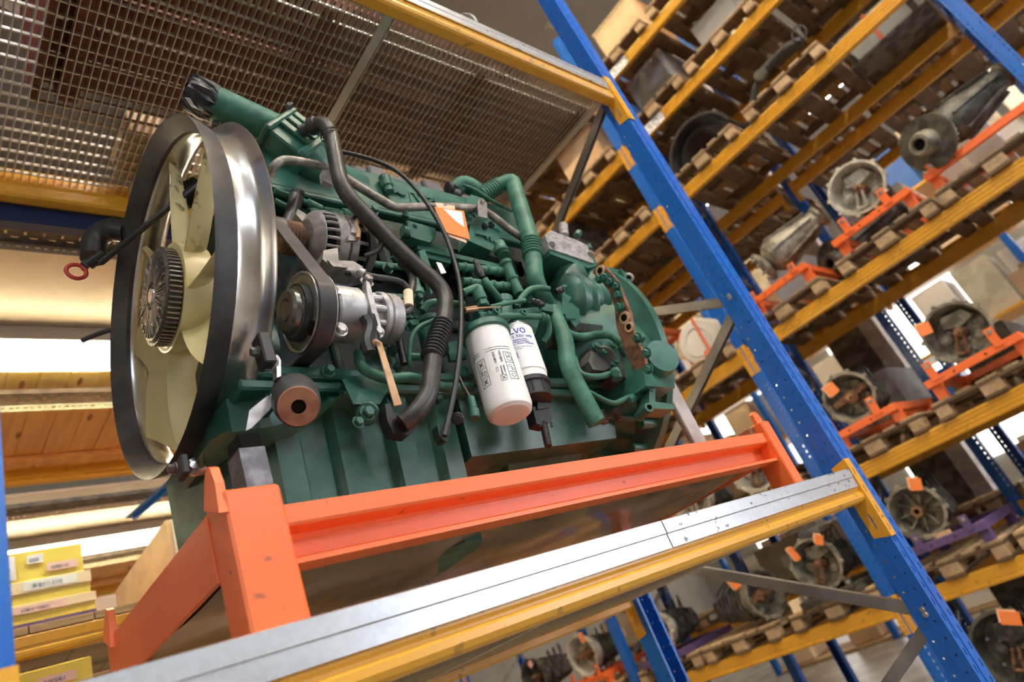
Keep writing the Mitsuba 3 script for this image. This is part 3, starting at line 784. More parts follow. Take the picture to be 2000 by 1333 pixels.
# ---- fan shroud ring (rubber lip + spun metal band)
def ring(prof, n=96):
    return lathe(prof, C0, EX, n)
sh = en('fan_shroud', ring([(.040, .404), (.050, .400), (.072, .397), (.090, .402), (.101, .412), (.108, .426), (.114, .434), (.117, .4325), (.110, .420), (.102, .404), (.09, .394), (.072, .389), (.05, .389), (.040, .394), (.040, .404)]), 'm_alu', 30, 'spun bare metal band of the fan ring')
en('rubber_lip', ring([(0, .4225), (.010, .4215), (.030, .416), (.046, .410), (.049, .406), (.046, .398), (.040, .388), (.032, .390), (.022, .399), (.010, .412), (.002, .4195), (0, .4225)]), 'm_rubber', 25, 'black rubber lip', parent=sh)
for (x, y, Y) in ((516, 688, .12), (434, 246, .30), (357, 914, .30)):
    p = at(x, y, Y)
    q = .034 if y > 600 and y < 800 else .020
    c = en('shroud_clamp', cat(bbox(p[0] - .35 * q, p[0] + .35 * q, p[1] - .02, p[1] + .02, p[2] - q, p[2] + q, .003)), 'm_black', 30, parent=sh)
    en('clamp_bolt', hexbolt(p - (.012, 0, 0), (-1, 0, 0), .009, .014), 'm_darksteel', 30, parent=sh)
en('shroud_stay', cat(ccyl(at(512, 709, .13), at(538, 709, .13), .017, 20), prism_px([(534, 692), (543, 694), (549, 704), (549, 735), (541, 738), (540, 712), (534, 708)], .12, .02)), 'm_steel')
en('shroud_stay', cat(sweep(pl([(366, 905), (380, 918), (398, 914)], .32), .014), hexbolt(at(374, 915, .30), (0, -1, 0), .010, .015)), 'm_steel')
en('shroud_bracket', prism_px([(440, 225), (468, 214), (478, 238), (500, 250), (488, 262), (450, 250)], .38, .03), 'm_darksteel')
en('bracket_bolt', hexbolt(at(461, 226, .375), (-.5, -1, .3), .012, .02), 'm_black')

# ---- fan
fan = en('fan', lathe([(.036, 0), (.036, .118), (.034, .124), (.034, .132), (.10, .128), (.105, 0)], C0, EX, 48), 'm_fan', 30)
def blade(phi):
    ns, nc = 14, 9
    er = math.cos(phi) * EY + math.sin(phi) * EZ
    et = math.sin(phi) * EY - math.cos(phi) * EZ
    top_, bot_ = [], []
    for s in np.linspace(0, 1, ns):
        r = .122 + s * .258
        ch = .050 + .026 * math.sin(s * 2.0) - .010 * s * s
        pit = math.radians(52 - 24 * s)
        sweep_ = .05 * s * s
        for c in np.linspace(-1, 1, nc):
            camb = .016 * (1 - c * c)
            tt = ch * c * math.cos(pit) + sweep_ - camb * math.sin(pit)
            uu = .072 + ch * c * math.sin(pit) * .80 + camb * math.cos(pit)
            th_ = .0035 * (1 - .75 * abs(c)) + .0006
            # keep on the cylinder of radius r
            a = tt / r
            base = C0 + uu * EX + r * (math.cos(a) * er + math.sin(a) * et)
            nrm = math.cos(pit) * EX - math.sin(pit) * et
            top_.append(base + nrm * th_)
            bot_.append(base - nrm * th_)
    v = np.array(top_ + bot_)
    N = ns * nc
    i, j = np.meshgrid(np.arange(ns - 1), np.arange(nc - 1), indexing='ij')
    a = (i * nc + j).ravel()
    q = np.stack([a, a + 1, a + nc + 1, a + nc], -1)
    qs = [q, q[:, ::-1] + N]
    def edge(idx):
        idx = np.array(idx)
        return np.stack([idx[:-1], idx[1:], idx[1:] + N, idx[:-1] + N], -1)
    qs += [edge([k for k in range(nc)])[:, ::-1], edge([(ns - 1) * nc + k for k in range(nc)]), edge([k * nc for k in range(ns)]), edge([k * nc + nc - 1 for k in range(ns)])[:, ::-1]]
    q = np.vstack(qs)
    return trimesh.Trimesh(v, np.vstack([q[:, [0, 1, 2]], q[:, [0, 2, 3]]]), process=False)
for k in range(8):
    part(fan, 'blade', blade(math.radians(12 + 45 * k)), 'm_fan', 40)
cl = en('fan_clutch', cat(lathe([(0, 0), (0, .106), (.004, .110), (.032, .110), (.032, 0)], C0 + .0 * EX, EX, 60)), 'm_clutch', 30, 'dark finned fan clutch')
fins = []
for k in range(60):
    a = 2 * math.pi * k / 60
    er = math.cos(a) * EY + math.sin(a) * EZ
    if k % 15 not in (0, 7):
        fins.append(rbar(C0 - .001 * EX + er * .034, C0 - .001 * EX + er * (.100 if k % 2 else .082), .0024, .006, EX))
    fins.append(rbar(C0 + .006 * EX + er * .113, C0 + .032 * EX + er * .113, .004, .008, er))
part(cl, 'cooling_fin', cat(fins), 'm_clutch_fin', False, 'bright worn fins', 'stuff')
part(cl, 'hub_cap', lathe([(-.006, 0), (-.006, .017), (.0, .020), (.01, .020)], C0, EX, 24), 'm_chrome')
for k in range(8):
    a = 2 * math.pi * (k + .3) / 8
    part(cl, 'clutch_screw', hexbolt(C0 - .0 * EX + .072 * (math.cos(a) * EY + math.sin(a) * EZ), -EX, .004, .004), 'm_chrome')

# ---- front cover and belt drive
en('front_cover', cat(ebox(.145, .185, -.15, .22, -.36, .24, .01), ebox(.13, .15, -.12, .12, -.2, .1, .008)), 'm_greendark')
en('coolant_pump', cat(lathe([(0, 0), (0, .10), (.05, .12), (.10, .12), (.10, 0)], EP(.10, -.05, -.22), EX, 32)))
alt = en('alternator', None or cat(lathe([(0, 0), (0, .052), (.012, .072), (.020, .078), (.022, .078)], at(594, 470, .21), EX, 36)), 'm_alternator', 25, 'dusty grey alternator')
ao = at(594, 470, .21)
def aring(s0, s1, r0, r1=None):
    return lathe([(s0, 0), (s0, r0), (s1, r1 or r0), (s1, 0)], ao, EX, 40)
part(alt, 'winding_core', aring(.012, .135, .062), 'm_hole')
for s0, s1 in ((.054, .083), (.087, .108)):
    part(alt, 'casing_band', lathe([(s0, .06), (s0, .079), (s0 + .002, .081), (s1 - .002, .081), (s1, .079), (s1, .06)], ao, EX, 40), 'm_alternator', 25)
part(alt, 'seam', aring(.083, .087, .0765), 'm_rust')
for k in range(24):
    a = 2 * math.pi * k / 24
    er = math.cos(a) * EY + math.sin(a) * EZ
    pts = [ao + .014 * EX + er * .054, ao + .022 * EX + er * .072, ao + .036 * EX + er * .077, ao + .056 * EX + er * .077]
    part(alt, 'vent_rib', sweep(smooth_path(pts, 4), .0042, 6), 'm_alternator', 40)
    if k % 2 == 0:
        part(alt, 'rear_rib', rbar(ao + .105 * EX + er * .075, ao + .134 * EX + er * .070, .008, .007, er), 'm_alternator', False)
part(alt, 'rear_cap', lathe([(.130, 0), (.130, .072), (.142, .070), (.150, .055), (.152, 0)], ao, EX, 36), 'm_black', 25)
part(alt, 'rear_cap', lathe([(.141, .066), (.143, .076), (.160, .074), (.163, .066)], ao, EX, 36), 'm_plastic_grey', 25)
part(alt, 'lug', cat(prism_px([(632, 489), (660, 484), (662, 512), (640, 515), (630, 506)], .135, .06)), 'm_alternator', 30)
part(alt, 'lug', prism_px([(582, 408), (600, 420), (606, 428), (590, 432), (578, 418)], .20, .03), 'm_alternator', 30)
part(alt, 'terminal_post', cat(ccyl(at(690, 462, .14), at(690, 448, .14), .012, 12), prism_px([(682, 453), (699, 453), (700, 470), (680, 470)], .135, .03)), 'm_alternator')
part(alt, 'cable_shoe', sweep(smooth_path(pl([(699, 466), (700, 452), (696, 440), (699, 430), (703, 428)], .13), 4), .006), 'm_tan', 30, 'yellowed cable shoe')
part(alt, 'pulley', cat(lathe([(-.060, 0), (-.060, .036)] + [(-.058 + .0045 * k, .042 if k % 2 else .038) for k in range(11)] + [(-.010, .036), (-.010, 0)], ao, EX, 32), cyl(ao - .02 * EX, ao, .02, 12)), 'm_rust', 25, 'brown grooved pulley')
part(eng, 'alternator_arm', cat(sweep(smooth_path(pl([(579, 382), (575, 400), (568, 425), (560, 450)], .24), 4), [.018, .020, .022, .018] + [.018] * 9 if False else .018), ccyl(at(580, 384, .24), at(581, 374, .235), .019, 16)), 'm_hose', 35)
part(eng, 'alternator_bracket', prism_px([(622, 512), (690, 508), (712, 520), (706, 555), (660, 565), (615, 560), (605, 545)], .22, .08), 'm_darksteel', 30)
part(eng, 'alternator_bracket', prism_px([(640, 508), (690, 510), (710, 522), (700, 526), (650, 520)], .13, .06), 'm_alternator', 30)

# compressor for the cab cooling
co = at(640, 612, .145)
mat('m_clutchplate', (.16, .155, .14), .28, .8)
cp = en('compressor', cat(lathe([(0, 0), (0, .058), (.004, .062), (.060, .063), (.064, .058), (.070, .056), (.070, 0)], co, EX, 40)), 'm_castalu', 25, 'bare cast metal compressor')
part(cp, 'barrel', lathe([(.069, 0), (.069, .045), (.115, .045), (.115, 0)], co, EX, 40), 'm_castalu', 25)
for k in range(10):
    a = 2 * math.pi * k / 10 + .2
    er = math.cos(a) * EY + math.sin(a) * EZ
    part(cp, 'through_bolt', sweep([co + .062 * EX + er * .049, co + .128 * EX + er * .049], .0085, 10), 'm_castalu', 35)
part(cp, 'rear_head', lathe([(.114, 0), (.114, .058), (.118, .061), (.126, .061), (.128, .056), (.132, .056), (.134, .060), (.160, .059), (.166, .052), (.168, 0)], co, EX, 40), 'm_castalu', 25)
part(cp, 'mount_ear', cat(ccyl(at(664, 645, .09), at(664, 645, .115), .016, 16), ccyl(at(738, 650, .085), at(738, 650, .11), .014, 16), prism_px([(715, 548), (722, 552), (745, 640), (748, 658), (738, 662), (733, 640), (716, 565)], .085, .02)), 'm_castalu', 30)
part(cp, 'ear_bolt', hexbolt(at(664, 645, .09), (0, -1, 0), .012, .012), 'm_steel', 30)
part(cp, 'ear_bolt', hexbolt(at(738, 650, .085), (0, -1, 0), .009, .010), 'm_steel', 30)
part(cp, 'ear_bolt', hexbolt(at(716, 553, .10), (0, -1, .3), .012, .018), 'm_darksteel', 30)
part(cp, 'label_plate', prism_px([(662, 566), (688, 570), (686, 578), (660, 573)], .083, .003), 'm_label', False)
part(cp, 'oily_patch', cat([trimesh.creation.icosphere(2, .5) for _ in range(0)] + [sweep(smooth_path(pl([(713, 620), (722, 640), (716, 668), (722, 690)], .082), 4), .014, 8), sweep(smooth_path(pl([(722, 618), (728, 640), (732, 668), (728, 684)], .09), 4), .012, 8)]), 'm_black', 30, 'torn black rubber boot')
po = at(583, 611, .135)
pu = part(cp, 'drive_pulley', cat(lathe([(.010, .040), (.004, .058), (.004, .078), (.0, .083), (.0, .087), (.045, .087), (.045, .04)], po, EX, 56)), 'm_steel', 25, 'pressed steel pulley')
part(cp, 'clutch_plate', lathe([(-.030, 0), (-.030, .020), (-.027, .022), (-.030, .026), (-.030, .042), (-.024, .047), (-.014, .048), (-.012, .054), (.004, .056), (.004, 0)], po, EX, 44), 'm_clutchplate', 25)
part(cp, 'clutch_plate', lathe([(-.012, .050), (-.010, .060), (.003, .062), (.004, .056)], po, EX, 44), 'm_black', 25)
for k, a in enumerate((.9, 4.2)):
    arc = [(.070 * math.cos(a + t), .070 * math.sin(a + t)) for t in np.linspace(-.22, .22, 8)]
    pts = [po + .0045 * EX + c * EY + s * EZ for c, s in arc]
    part(cp, 'pulley_slot', sweep(pts, .0065, 8), 'm_hole', 30)
# belt
def belt(path, u, w=.036, t=.004):
    P = np.asarray(path)
    tan = np.gradient(P, axis=0)
    tan /= np.linalg.norm(tan, axis=1, keepdims=True)
    nr = np.cross(tan, EX)
    L = [P + nr * t / 2 - EX * w / 2, P + nr * t / 2 + EX * w / 2, P - nr * t / 2 + EX * w / 2, P - nr * t / 2 - EX * w / 2]
    n = len(P)
    v = np.vstack(L)
    f = []
    for k in range(4):
        a0, b0 = k * n, ((k + 1) % 4) * n
        for i in range(n - 1):
            f += [(a0 + i, a0 + i + 1, b0 + i + 1), (a0 + i, b0 + i + 1, b0 + i)]
    return trimesh.Trimesh(v, np.array(f), process=False)
ub = (po - C0) @ EX + .022
def circ_pts(c, r, a0, a1, n):
    return [c + r * (math.cos(t) * EY + math.sin(t) * EZ) for t in np.linspace(a0, a1, n)]
ca, cb = C0 + ub * EX + ((ao - C0) @ EY) * EY + ((ao - C0) @ EZ) * EZ, C0 + ub * EX + ((po - C0) @ EY) * EY + ((po - C0) @ EZ) * EZ
bp = circ_pts(ca, .043, math.radians(60), math.radians(190), 12) + circ_pts(cb, .091, math.radians(172), math.radians(268), 16) + [C0 + ub * EX - .06 * EY - .30 * EZ]
en('drive_belt', belt(bp, ub), 'm_rubber', 30, 'black ribbed drive belt')
en('drive_belt', cat(belt(circ_pts(C0 + .15 * EX - .06 * EY - .20 * EZ, .12, 2.2, 4.6, 24), .15, .05)), 'm_hose', 30)
en('crank_pulley', lathe([(0, 0), (0, .10)] + [(.004 + .005 * k, .112 if k % 2 else .106) for k in range(10)] + [(.055, .1), (.055, 0)], EP(.085, -.02, -.27), EX, 48), 'm_black', 25)

# ---- intake pipe at the top
ia, ib = at(392, 190, .27), at(548, 262, .27)
en('intake_pipe', lathe([(0, .034), (0, .047), (.30, .050), (np.linalg.norm(ib - ia) - .01, .053), (np.linalg.norm(ib - ia), .053), (np.linalg.norm(ib - ia), 0)], ia, ib - ia, 40), 'm_green_hose', 30)
dvec = (ib - ia) / np.linalg.norm(ib - ia)
g = np.random.default_rng(3)
wr = lathe([(0, .051), (.02, .054), (.05, .052), (.07, .046), (.075, .036)], ia + dvec * .035, -dvec, 26)
wr.vertices += (meshkit.noise(wr.vertices * 60) - .5)[:, None] * .016 + g.normal(0, .0015, wr.vertices.shape)
en('torn_wrap', wr, 'm_black', False, 'torn shiny black tape at the pipe end', parent=eng + '__intake_pipe')
for pts in ([(400, 172), (388, 178), (379, 165), (383, 141), (392, 148), (402, 160)], [(378, 205), (392, 216), (372, 208), (361, 190), (372, 192)]):
    m = prism_px(pts, .24, .004)
    m.vertices += (meshkit.noise(m.vertices * 30) - .5)[:, None] * .012
    part(eng, 'intake_pipe__tape_shred', m, 'm_black', False)
def obox(c, d, up, L, w, h, r=.004):
    d = np.asarray(d, float) / np.linalg.norm(d)
    up = np.asarray(up, float) - d * (np.asarray(up, float) @ d)
    up /= np.linalg.norm(up)
    s = np.cross(d, up)
    m = bbox(-L / 2, L / 2, -w / 2, w / 2, -h / 2, h / 2, r)
    m.vertices = np.asarray(c) + m.vertices[:, :1] * d + m.vertices[:, 1:2] * s + m.vertices[:, 2:3] * up
    return m
fa, fb = at(534, 262, .26), at(598, 312, .26)
fd = fb - fa
en('intake_heater', cat(obox(fa, fd, (.5, 0, 1), .020, .13, .155, .006), obox((fa + fb) / 2, fd, (.5, 0, 1), np.linalg.norm(fd), .105, .135, .005),
                          obox(fb, fd, (.5, 0, 1), .028, .13, .155, .008)))
upv = np.array([.5, 0, 1.0]) - fd / np.linalg.norm(fd) * (np.array([.5, 0, 1.0]) @ (fd / np.linalg.norm(fd)))
upv /= np.linalg.norm(upv)
sdv = np.cross(fd / np.linalg.norm(fd), upv)
sdv = sdv if sdv[1] < 0 else -sdv
for o in (.056, .024, -.012):
    en('heater_slat', obox((fa + fb) / 2 + sdv * .056 + upv * o, fd, upv, np.linalg.norm(fd) * .86, .018, .024, .003), 'm_green')
for sx, sy in ((.065, .062), (-.062, .066)):
    en('heater_bolt', hexbolt(fa + upv * sy + sdv * sx - fd / np.linalg.norm(fd) * .01, -fd, .010, .012), 'm_darksteel')
en('intake_elbow', cat(sweep(smooth_path(pl([(598, 312, .26), (622, 335, .27), (655, 352, .29), (700, 372, .31)], .26), 6), [.062, .061, .060, .060, .059, .058, .056, .055, .054, .053, .052, .051, .05, .05, .05, .05, .05, .05, .05][:19], 28)))
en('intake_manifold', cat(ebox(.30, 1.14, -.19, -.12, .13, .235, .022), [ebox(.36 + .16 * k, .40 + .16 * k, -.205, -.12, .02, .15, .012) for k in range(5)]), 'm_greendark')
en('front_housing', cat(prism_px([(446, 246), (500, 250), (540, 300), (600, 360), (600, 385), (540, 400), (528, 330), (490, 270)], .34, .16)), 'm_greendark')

# ---- hoses, pipes and cables  (pixels along each run, depth, radius)
def hose(name, pts, y, r, m, label=None, fil=None, n=12, k=6):
    P = pl(pts, y)
    path = fillet_path(P, fil) if fil else smooth_path(P, k)
    return en(name, sweep(path, r, n), m, 50, label)
hose('coolant_hose', [(607, 247, .17), (634, 240, .13), (646, 262, .12), (668, 372, .11), (790, 500, .11), (872, 568, .10), (866, 640, .095)], .11, .0205, 'm_hose', 'long black rubber hose with bends', fil=.05, n=20)
en('bellows', corrugated(at(866, 632, .095), at(842, 700, .09), .020, 11, .30), 'm_black', 30, 'black ribbed bellows')
hose('coolant_hose', [(847, 694, .09), (838, 772, .09), (815, 806, .10), (786, 828, .12)], .09, .0205, 'm_hose', fil=.05, n=20)
en('hose_flange', cat(prism_px([(752, 790), (762, 788), (772, 812), (802, 815), (815, 836), (798, 850), (768, 846), (756, 820)], .13, .03), bolt_px(777, 823, .13, .008)), 'm_black')
en('hose_coupling', cat(cyl(at(585, 256, .19), at(612, 246, .165), .015, 14), ccyl(at(604, 249, .172), at(620, 243, .15), .024, 20)), 'm_hose')
en('hose_clip', cat([lathe([(0, .021), (0, .0225), (.004, .0225), (.004, .021)], at(641, 258 + q, .12), (.25, 0, -1), 20) for q in (0, 6)]), 'm_black')
hose('steel_pipe', [(529, 345, .20), (535, 326, .18), (556, 313, .17), (600, 318, .17), (640, 328, .17)], .17, .0115, 'm_pipe', 'bare metal pipe with grey dirt', k=6)
hose('steel_pipe', [(655, 336, .17), (690, 358, .18), (740, 388, .18), (775, 405, .18), (830, 404, .18), (905, 406, .18), (950, 415, .18), (1000, 452, .18), (1035, 474, .18)], .18, .0125, 'm_pipe', k=5)
en('pipe_clamp', cat(prism_px([(630, 332), (652, 330), (662, 348), (650, 362), (632, 352)], .15, .02)), 'm_castalu')
en('pipe_bracket', cat(prism_px([(933, 395), (936, 388), (943, 388), (951, 397), (952, 425), (934, 421)], .16, .004), slab([(0, 0), (.04, 0), (.04, .004), (0, .004)], at(934, 421, .16), (1, 0, 0), (0, 0, -1), (-.02, .08, 0)), hexbolt(at(940, 396, .16), (0, -1, 0), .008, .01)), 'm_steel')
hose('black_cable', [(628, 296, .22), (668, 297, .19), (730, 313, .17), (780, 338, .15), (825, 385, .13), (865, 450, .11), (888, 512, .10), (900, 575, .09), (899, 670, .08), (888, 760, .08), (868, 852, .09)], .1, .0062, 'm_black', 'thin black cable looping over the engine', k=8)
hose('breather_hose', [(888, 372, .30), (905, 360, .28), (925, 368, .27), (938, 382, .27)], .28, .030, 'm_green_hose', 'fat green moulded hose', k=6, n=20)
en('hose_end', cat(ccyl(at(874, 372, .31), at(892, 370, .30), .030, 20), ccyl(at(884, 382, .30), at(900, 386, .29), .026, 20)), 'm_black')
en('bellows', corrugated(at(938, 384, .26), at(975, 362, .23), .027, 8, .16), 'm_green_hose', 30)
hose('breather_hose', [(972, 364, .23), (1000, 352, .20), (1010, 385, .18), (1024, 430, .165), (1038, 476, .15)], .19, .0285, 'm_green_hose', fil=.045, n=24)
en('bellows', corrugated(at(1037, 471, .15), at(1041, 502, .15), .028, 6, .22), 'm_green_hose', 30)
hose('breather_hose', [(1041, 500, .15), (1045, 545, .15), (1056, 572, .16), (1075, 606, .18)], .15, .027, 'm_green_hose', fil=.04, n=24)
hose('drain_pipe', [(1078, 606, .12), (1106, 668, .10), (1107, 715, .10), (1166, 826, .09)], .1, .0235, 'm_green_hose', 'thick green pipe with a cut lower end', fil=.06, n=24)
en('pipe_end', cyl(at(1160, 818, .0905), at(1166.3, 826.6, .0898), .0242, 20), 'm_green')
hose('oil_hose', [(1105, 650, .13), (1135, 659, .12), (1165, 655, .11), (1190, 655, .11), (1206, 665, .10), (1219, 680, .10)], .11, .0125, 'm_green_hose', k=6)
en('hose_fitting', cat(ccyl(at(1214, 674, .10), at(1226, 690, .10), .0165, 16), ccyl(at(1224, 688, .10), at(1238, 706, .10), .0145, 16), ccyl(at(1236, 703, .10), at(1253, 722, .10), .012, 6)), 'm_green_hose')
hose('oil_hose', [(1122, 700, .13), (1128, 722, .12), (1142, 734, .11), (1170, 736, .10), (1198, 729, .10)], .11, .009, 'm_green_hose', k=6)
hose('oil_line', [(1150, 766, .12), (1175, 780, .11), (1199, 790, .11), (1228, 776, .10), (1240, 773, .10)], .11, .0075, 'm_green_hose', fil=.02)
en('hose_fitting', cat(ccyl(at(1227, 783, .10), at(1243, 774, .10), .014, 6), ccyl(at(1243, 775, .10), at(1257, 764, .10), .013, 8), ccyl(at(1252, 767, .10), at(1247, 745, .10), .010, 8)), 'm_green')
hose('fuel_line', [(962, 622, .10), (985, 617, .09), (1060, 619, .09), (1071, 628, .10), (1074, 650, .11), (1062, 668, .13)], .1, .0085, 'm_green_hose', fil=.025)
en('line_collar', cat(ccyl(at(1056, 619, .09), at(1062, 620, .09), .0125, 16), ccyl(at(1064, 621, .091), at(1069, 625, .094), .0125, 16)), 'm_green_hose')
hose('fuel_line', [(958, 600, .10), (985, 594, .09), (1025, 587, .09)], .1, .006, 'm_green_hose')
hose('fuel_line', [(1010, 600, .11), (1020, 580, .10), (1035, 566, .10), (1055, 562, .10), (1072, 565, .10)], .1, .0085, 'm_green_hose')
en('taped_end', sweep(smooth_path(pl([(1086, 571, .10), (1094, 567, .095), (1101, 564, .09)], .1), 3), [.008, .010, .011, .010, .012, .010, .006][:7], 9), 'm_black', False, 'black taped hose end')
en('taped_end', sweep(smooth_path(pl([(1038, 588, .09), (1050, 592, .085), (1063, 595, .085)], .1), 3), [.008, .010, .009, .011, .010, .009, .006][:7], 9), 'm_black', False)
en('taped_end', sweep(smooth_path(pl([(928, 508, .12), (933, 522, .115), (943, 543, .11)], .1), 3), [.005, .009, .008, .011, .010, .011, .008][:7], 9), 'm_black', False)
hose('fuel_line', [(946, 546, .11), (955, 560, .11), (970, 578, .12), (979, 590, .13)], .1, .0105, 'm_green_hose')
for (x0, y0, x1, y1) in ((893, 521, 1001, 534), (903, 550, 1013, 564)):
    hose('injector_pipe', [(x0, y0, .20), (x1, y1, .18)], .2, .0125, 'm_green_hose')
    for t in (.1, .52, .68, .76, .86):
        a_, b_ = at(x0 + (x1 - x0) * t, y0 + (y1 - y0) * t, .2 - .02 * t), at(x0 + (x1 - x0) * (t + .05), y0 + (y1 - y0) * (t + .05), .2 - .02 * t)
        en('pipe_collar', ccyl(a_, b_, .0155, 18), 'm_green_hose')
hose('riser_pipe', [(975, 478, .20), (984, 500, .19)], .2, .020, 'm_green_hose')
hose('riser_pipe', [(988, 516, .17), (1003, 552, .17), (1014, 575, .17)], .2, .0165, 'm_green_hose')
en('pipe_collar', cat(ccyl(at(985, 511, .17), at(989, 519, .17), .020, 20), ccyl(at(999, 543, .17), at(1002, 549, .17), .0195, 20), ccyl(at(977, 487, .19), at(980, 494, .19), .024, 20)), 'm_green_hose')
hose('wiring_conduit', [(536, 372, .26), (566, 384, .26), (600, 398, .25), (628, 412, .25), (650, 418, .24), (680, 420, .24), (714, 424, .24)], .25, .0095, 'm_green_hose')
en('conduit_sleeve', cat(ccyl(at(598, 396, .25), at(628, 411, .25), .0135, 16), ccyl(at(668, 418, .24), at(688, 421, .24), .0155, 16), ccyl(at(602, 414, .24), at(620, 414, .24), .0105, 14)), 'm_green_hose')
en('conduit_sleeve', corrugated(at(632, 413, .245), at(662, 418, .24), .0115, 9, .15, 14), 'm_green_hose')
en('conduit_sleeve', corrugated(at(677, 430, .235), at(683, 452, .22), .007, 8, .2, 12), 'm_green_hose')
hose('wiring_conduit', [(536, 392, .27), (560, 404, .27), (578, 412, .27)], .27, .008, 'm_green_hose')
hose('battery_cable', [(688, 432, .14), (698, 423, .13), (720, 430, .12), (738, 448, .12), (747, 470, .12), (742, 486, .13), (728, 495, .14), (712, 500, .15)], .13, .0058, 'm_hose', 'looped black cable behind the alternator')
hose('pressure_hose', [(676, 533, .14), (700, 535, .12), (730, 541, .11), (765, 546, .11), (786, 553, .11), (798, 566, .11)], .12, .0075, 'm_rubber')
en('hose_fitting', cat(ccyl(at(674, 530, .145), at(700, 535, .12), .011, 14), ccyl(at(700, 532, .12), at(712, 537, .115), .0125, 14)), 'm_castalu')
hose('pressure_hose', [(783, 514, .15), (800, 530, .13), (806, 552, .12), (800, 575, .11), (790, 592, .11), (770, 600, .11)], .12, .010, 'm_hose')
hose('pressure_hose', [(800, 585, .11), (802, 600, .10), (797, 609, .10), (780, 613, .10), (768, 613, .11)], .1, .008, 'm_rubber')
en('hose_label', cyl(at(797, 571, .105), at(798, 600, .10), .0118, 14), 'm_carton_pale', 30, 'pale paper sleeve on a hose')
en('tie_strap', cat(slab(Polygon([(0, 0), (.013, 0), (.016, .155), (-.002, .158)]), at(735, 668, .07), (1, 0, 0), tuple((at(772, 792, .06) - at(735, 668, .07)) / .157 * 1.0), (0, .003, 0)), sweep(smooth_path(pl([(726, 676, .08), (733, 667, .07), (741, 672, .07)], .07), 3), .005, 8)), 'm_tan', 30, 'hanging tan strap')
hose('drain_hose', [(701, 690, .16), (704, 712, .15), (722, 728, .14), (760, 740, .14), (800, 738, .14), (840, 748, .14), (870, 757, .15), (920, 757, .16)], .15, .0118, 'm_green_hose', k=6)
hose('fuel_line', [(803, 720, .15), (800, 700, .14), (804, 660, .13), (818, 640, .13), (840, 629, .13), (862, 622, .13)], .13, .006, 'm_green_hose', k=6)
hose('fuel_line', [(800, 697, .14), (826, 698, .14)], .14, .009, 'm_green_hose')
hose('fuel_line', [(826, 608, .18), (835, 593, .17), (855, 590, .16), (905, 596, .16)], .17, .010, 'm_green_hose', fil=.03)
hose('fuel_line', [(766, 500, .2), (800, 525, .2), (815, 560, .2), (820, 600, .19)], .2, .010, 'm_green_hose')
en('pipe_collar', cat(ccyl(at(816, 566, .198), at(818, 578, .195), .016, 18)), 'm_green_hose')
hose('fuel_line', [(706, 512, .2), (760, 520, .2), (800, 522, .2)], .2, .009, 'm_green_hose')
hose('ribbed_conduit', [(770, 640, .15), (778, 660, .15), (785, 690, .15), (790, 712, .15)], .15, .0085, 'm_black')
hose('sensor_cable', [(893, 730, .12), (905, 755, .11), (918, 778, .10)], .11, .0045, 'm_rubber')
en('sensor_plug', cat(ccyl(at(918, 776, .10), at(925, 800, .10), .010, 12), ccyl(at(925, 800, .10), at(928, 818, .10), .012, 12)), 'm_green')
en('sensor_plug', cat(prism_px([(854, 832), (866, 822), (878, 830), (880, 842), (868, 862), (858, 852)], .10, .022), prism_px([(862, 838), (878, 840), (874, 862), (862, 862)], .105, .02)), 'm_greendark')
en('sensor_plug', cat(ccyl(at(893, 818, .13), at(893, 818, .10), .014, 18), ccyl(at(893, 818, .10), at(893, 818, .098), .009, 18)), 'm_black')

# ---- modules on the block side
md = en('control_module', prism_px([(756, 572), (800, 576), (818, 622), (770, 618)], .20, .03), 'm_green_hose', False)
for k in range(3):
    part(md, 'rib', rbar(at(758 + 3 * k, 580 + 13 * k, .198), at(805 + 4 * k, 585 + 13 * k, .198), .003, .006, (0, -1, 0)), 'm_green_hose', False)
for k in range(4):
    part(md, 'rib', rbar(at(766 + 11 * k, 574 + k, .198), at(778 + 11 * k, 618 + k, .198), .003, .006, (0, -1, 0)), 'm_green_hose', False)
en('wiring_block', cat(prism_px([(794, 430), (850, 446), (852, 462), (846, 466), (840, 474), (812, 466), (802, 462)], .19, .04), prism_px([(800, 462), (850, 475), (880, 488), (880, 515), (820, 500)], .22, .04), ccyl(at(786, 452, .2), at(797, 456, .2), .018, 16)), 'm_green')
en('block_bolt', cat(bolt_px(791, 424, .19, .008, .02, (.2, -.5, 1)), bolt_px(811, 440, .188, .006, .004)), 'm_green')
en('filter_head', cat(prism_px([(928, 640), (925, 622), (940, 612), (985, 606), (1050, 600), (1058, 612), (1045, 655), (990, 645)], .13, .07), ccyl(at(930, 620, .115), at(945, 620, .115), .018, 6), sweep(pl([(948, 615, .11), (985, 640, .11)], .11), .015)))
en('priming_pump', cat(ccyl(at(985, 592, .13), at(990, 640, .13), .021, 24), lathe([(0, .023), (.022, .024), (.026, .018), (.026, 0)], at(986, 596, .13), at(984, 578, .13) - at(986, 596, .13), 14)), 'm_green')
en('quick_coupling', cat(ccyl(at(933, 570, .11), at(941, 588, .11), .017, 12), ccyl(at(942, 589, .11), at(945, 600, .11), .016, 6), sweep(fillet_path(pl([(903, 573, .12), (920, 565, .12), (936, 560, .115), (938, 572, .11)], .11), .02), .010)), 'm_green_hose')
en('brass_fitting', cat(ccyl(at(906, 607, .10), at(930, 603, .10), .0085, 14), sweep(pl([(930, 603, .10), (978, 600, .09)], .1), [.004, .0025])), 'm_bronze', 40, 'brass fitting with a cut line')
for x, y in ((968, 609), (1021, 612)):
    en('eye_bolt', cat(lathe([(0, .005), (0, .010), (.008, .010), (.008, .005), (0, .005)], at(x, y, .085), (0, -1, 0), 18), cyl(at(x, y, .105), at(x, y, .088), .008, 12)), 'm_green')
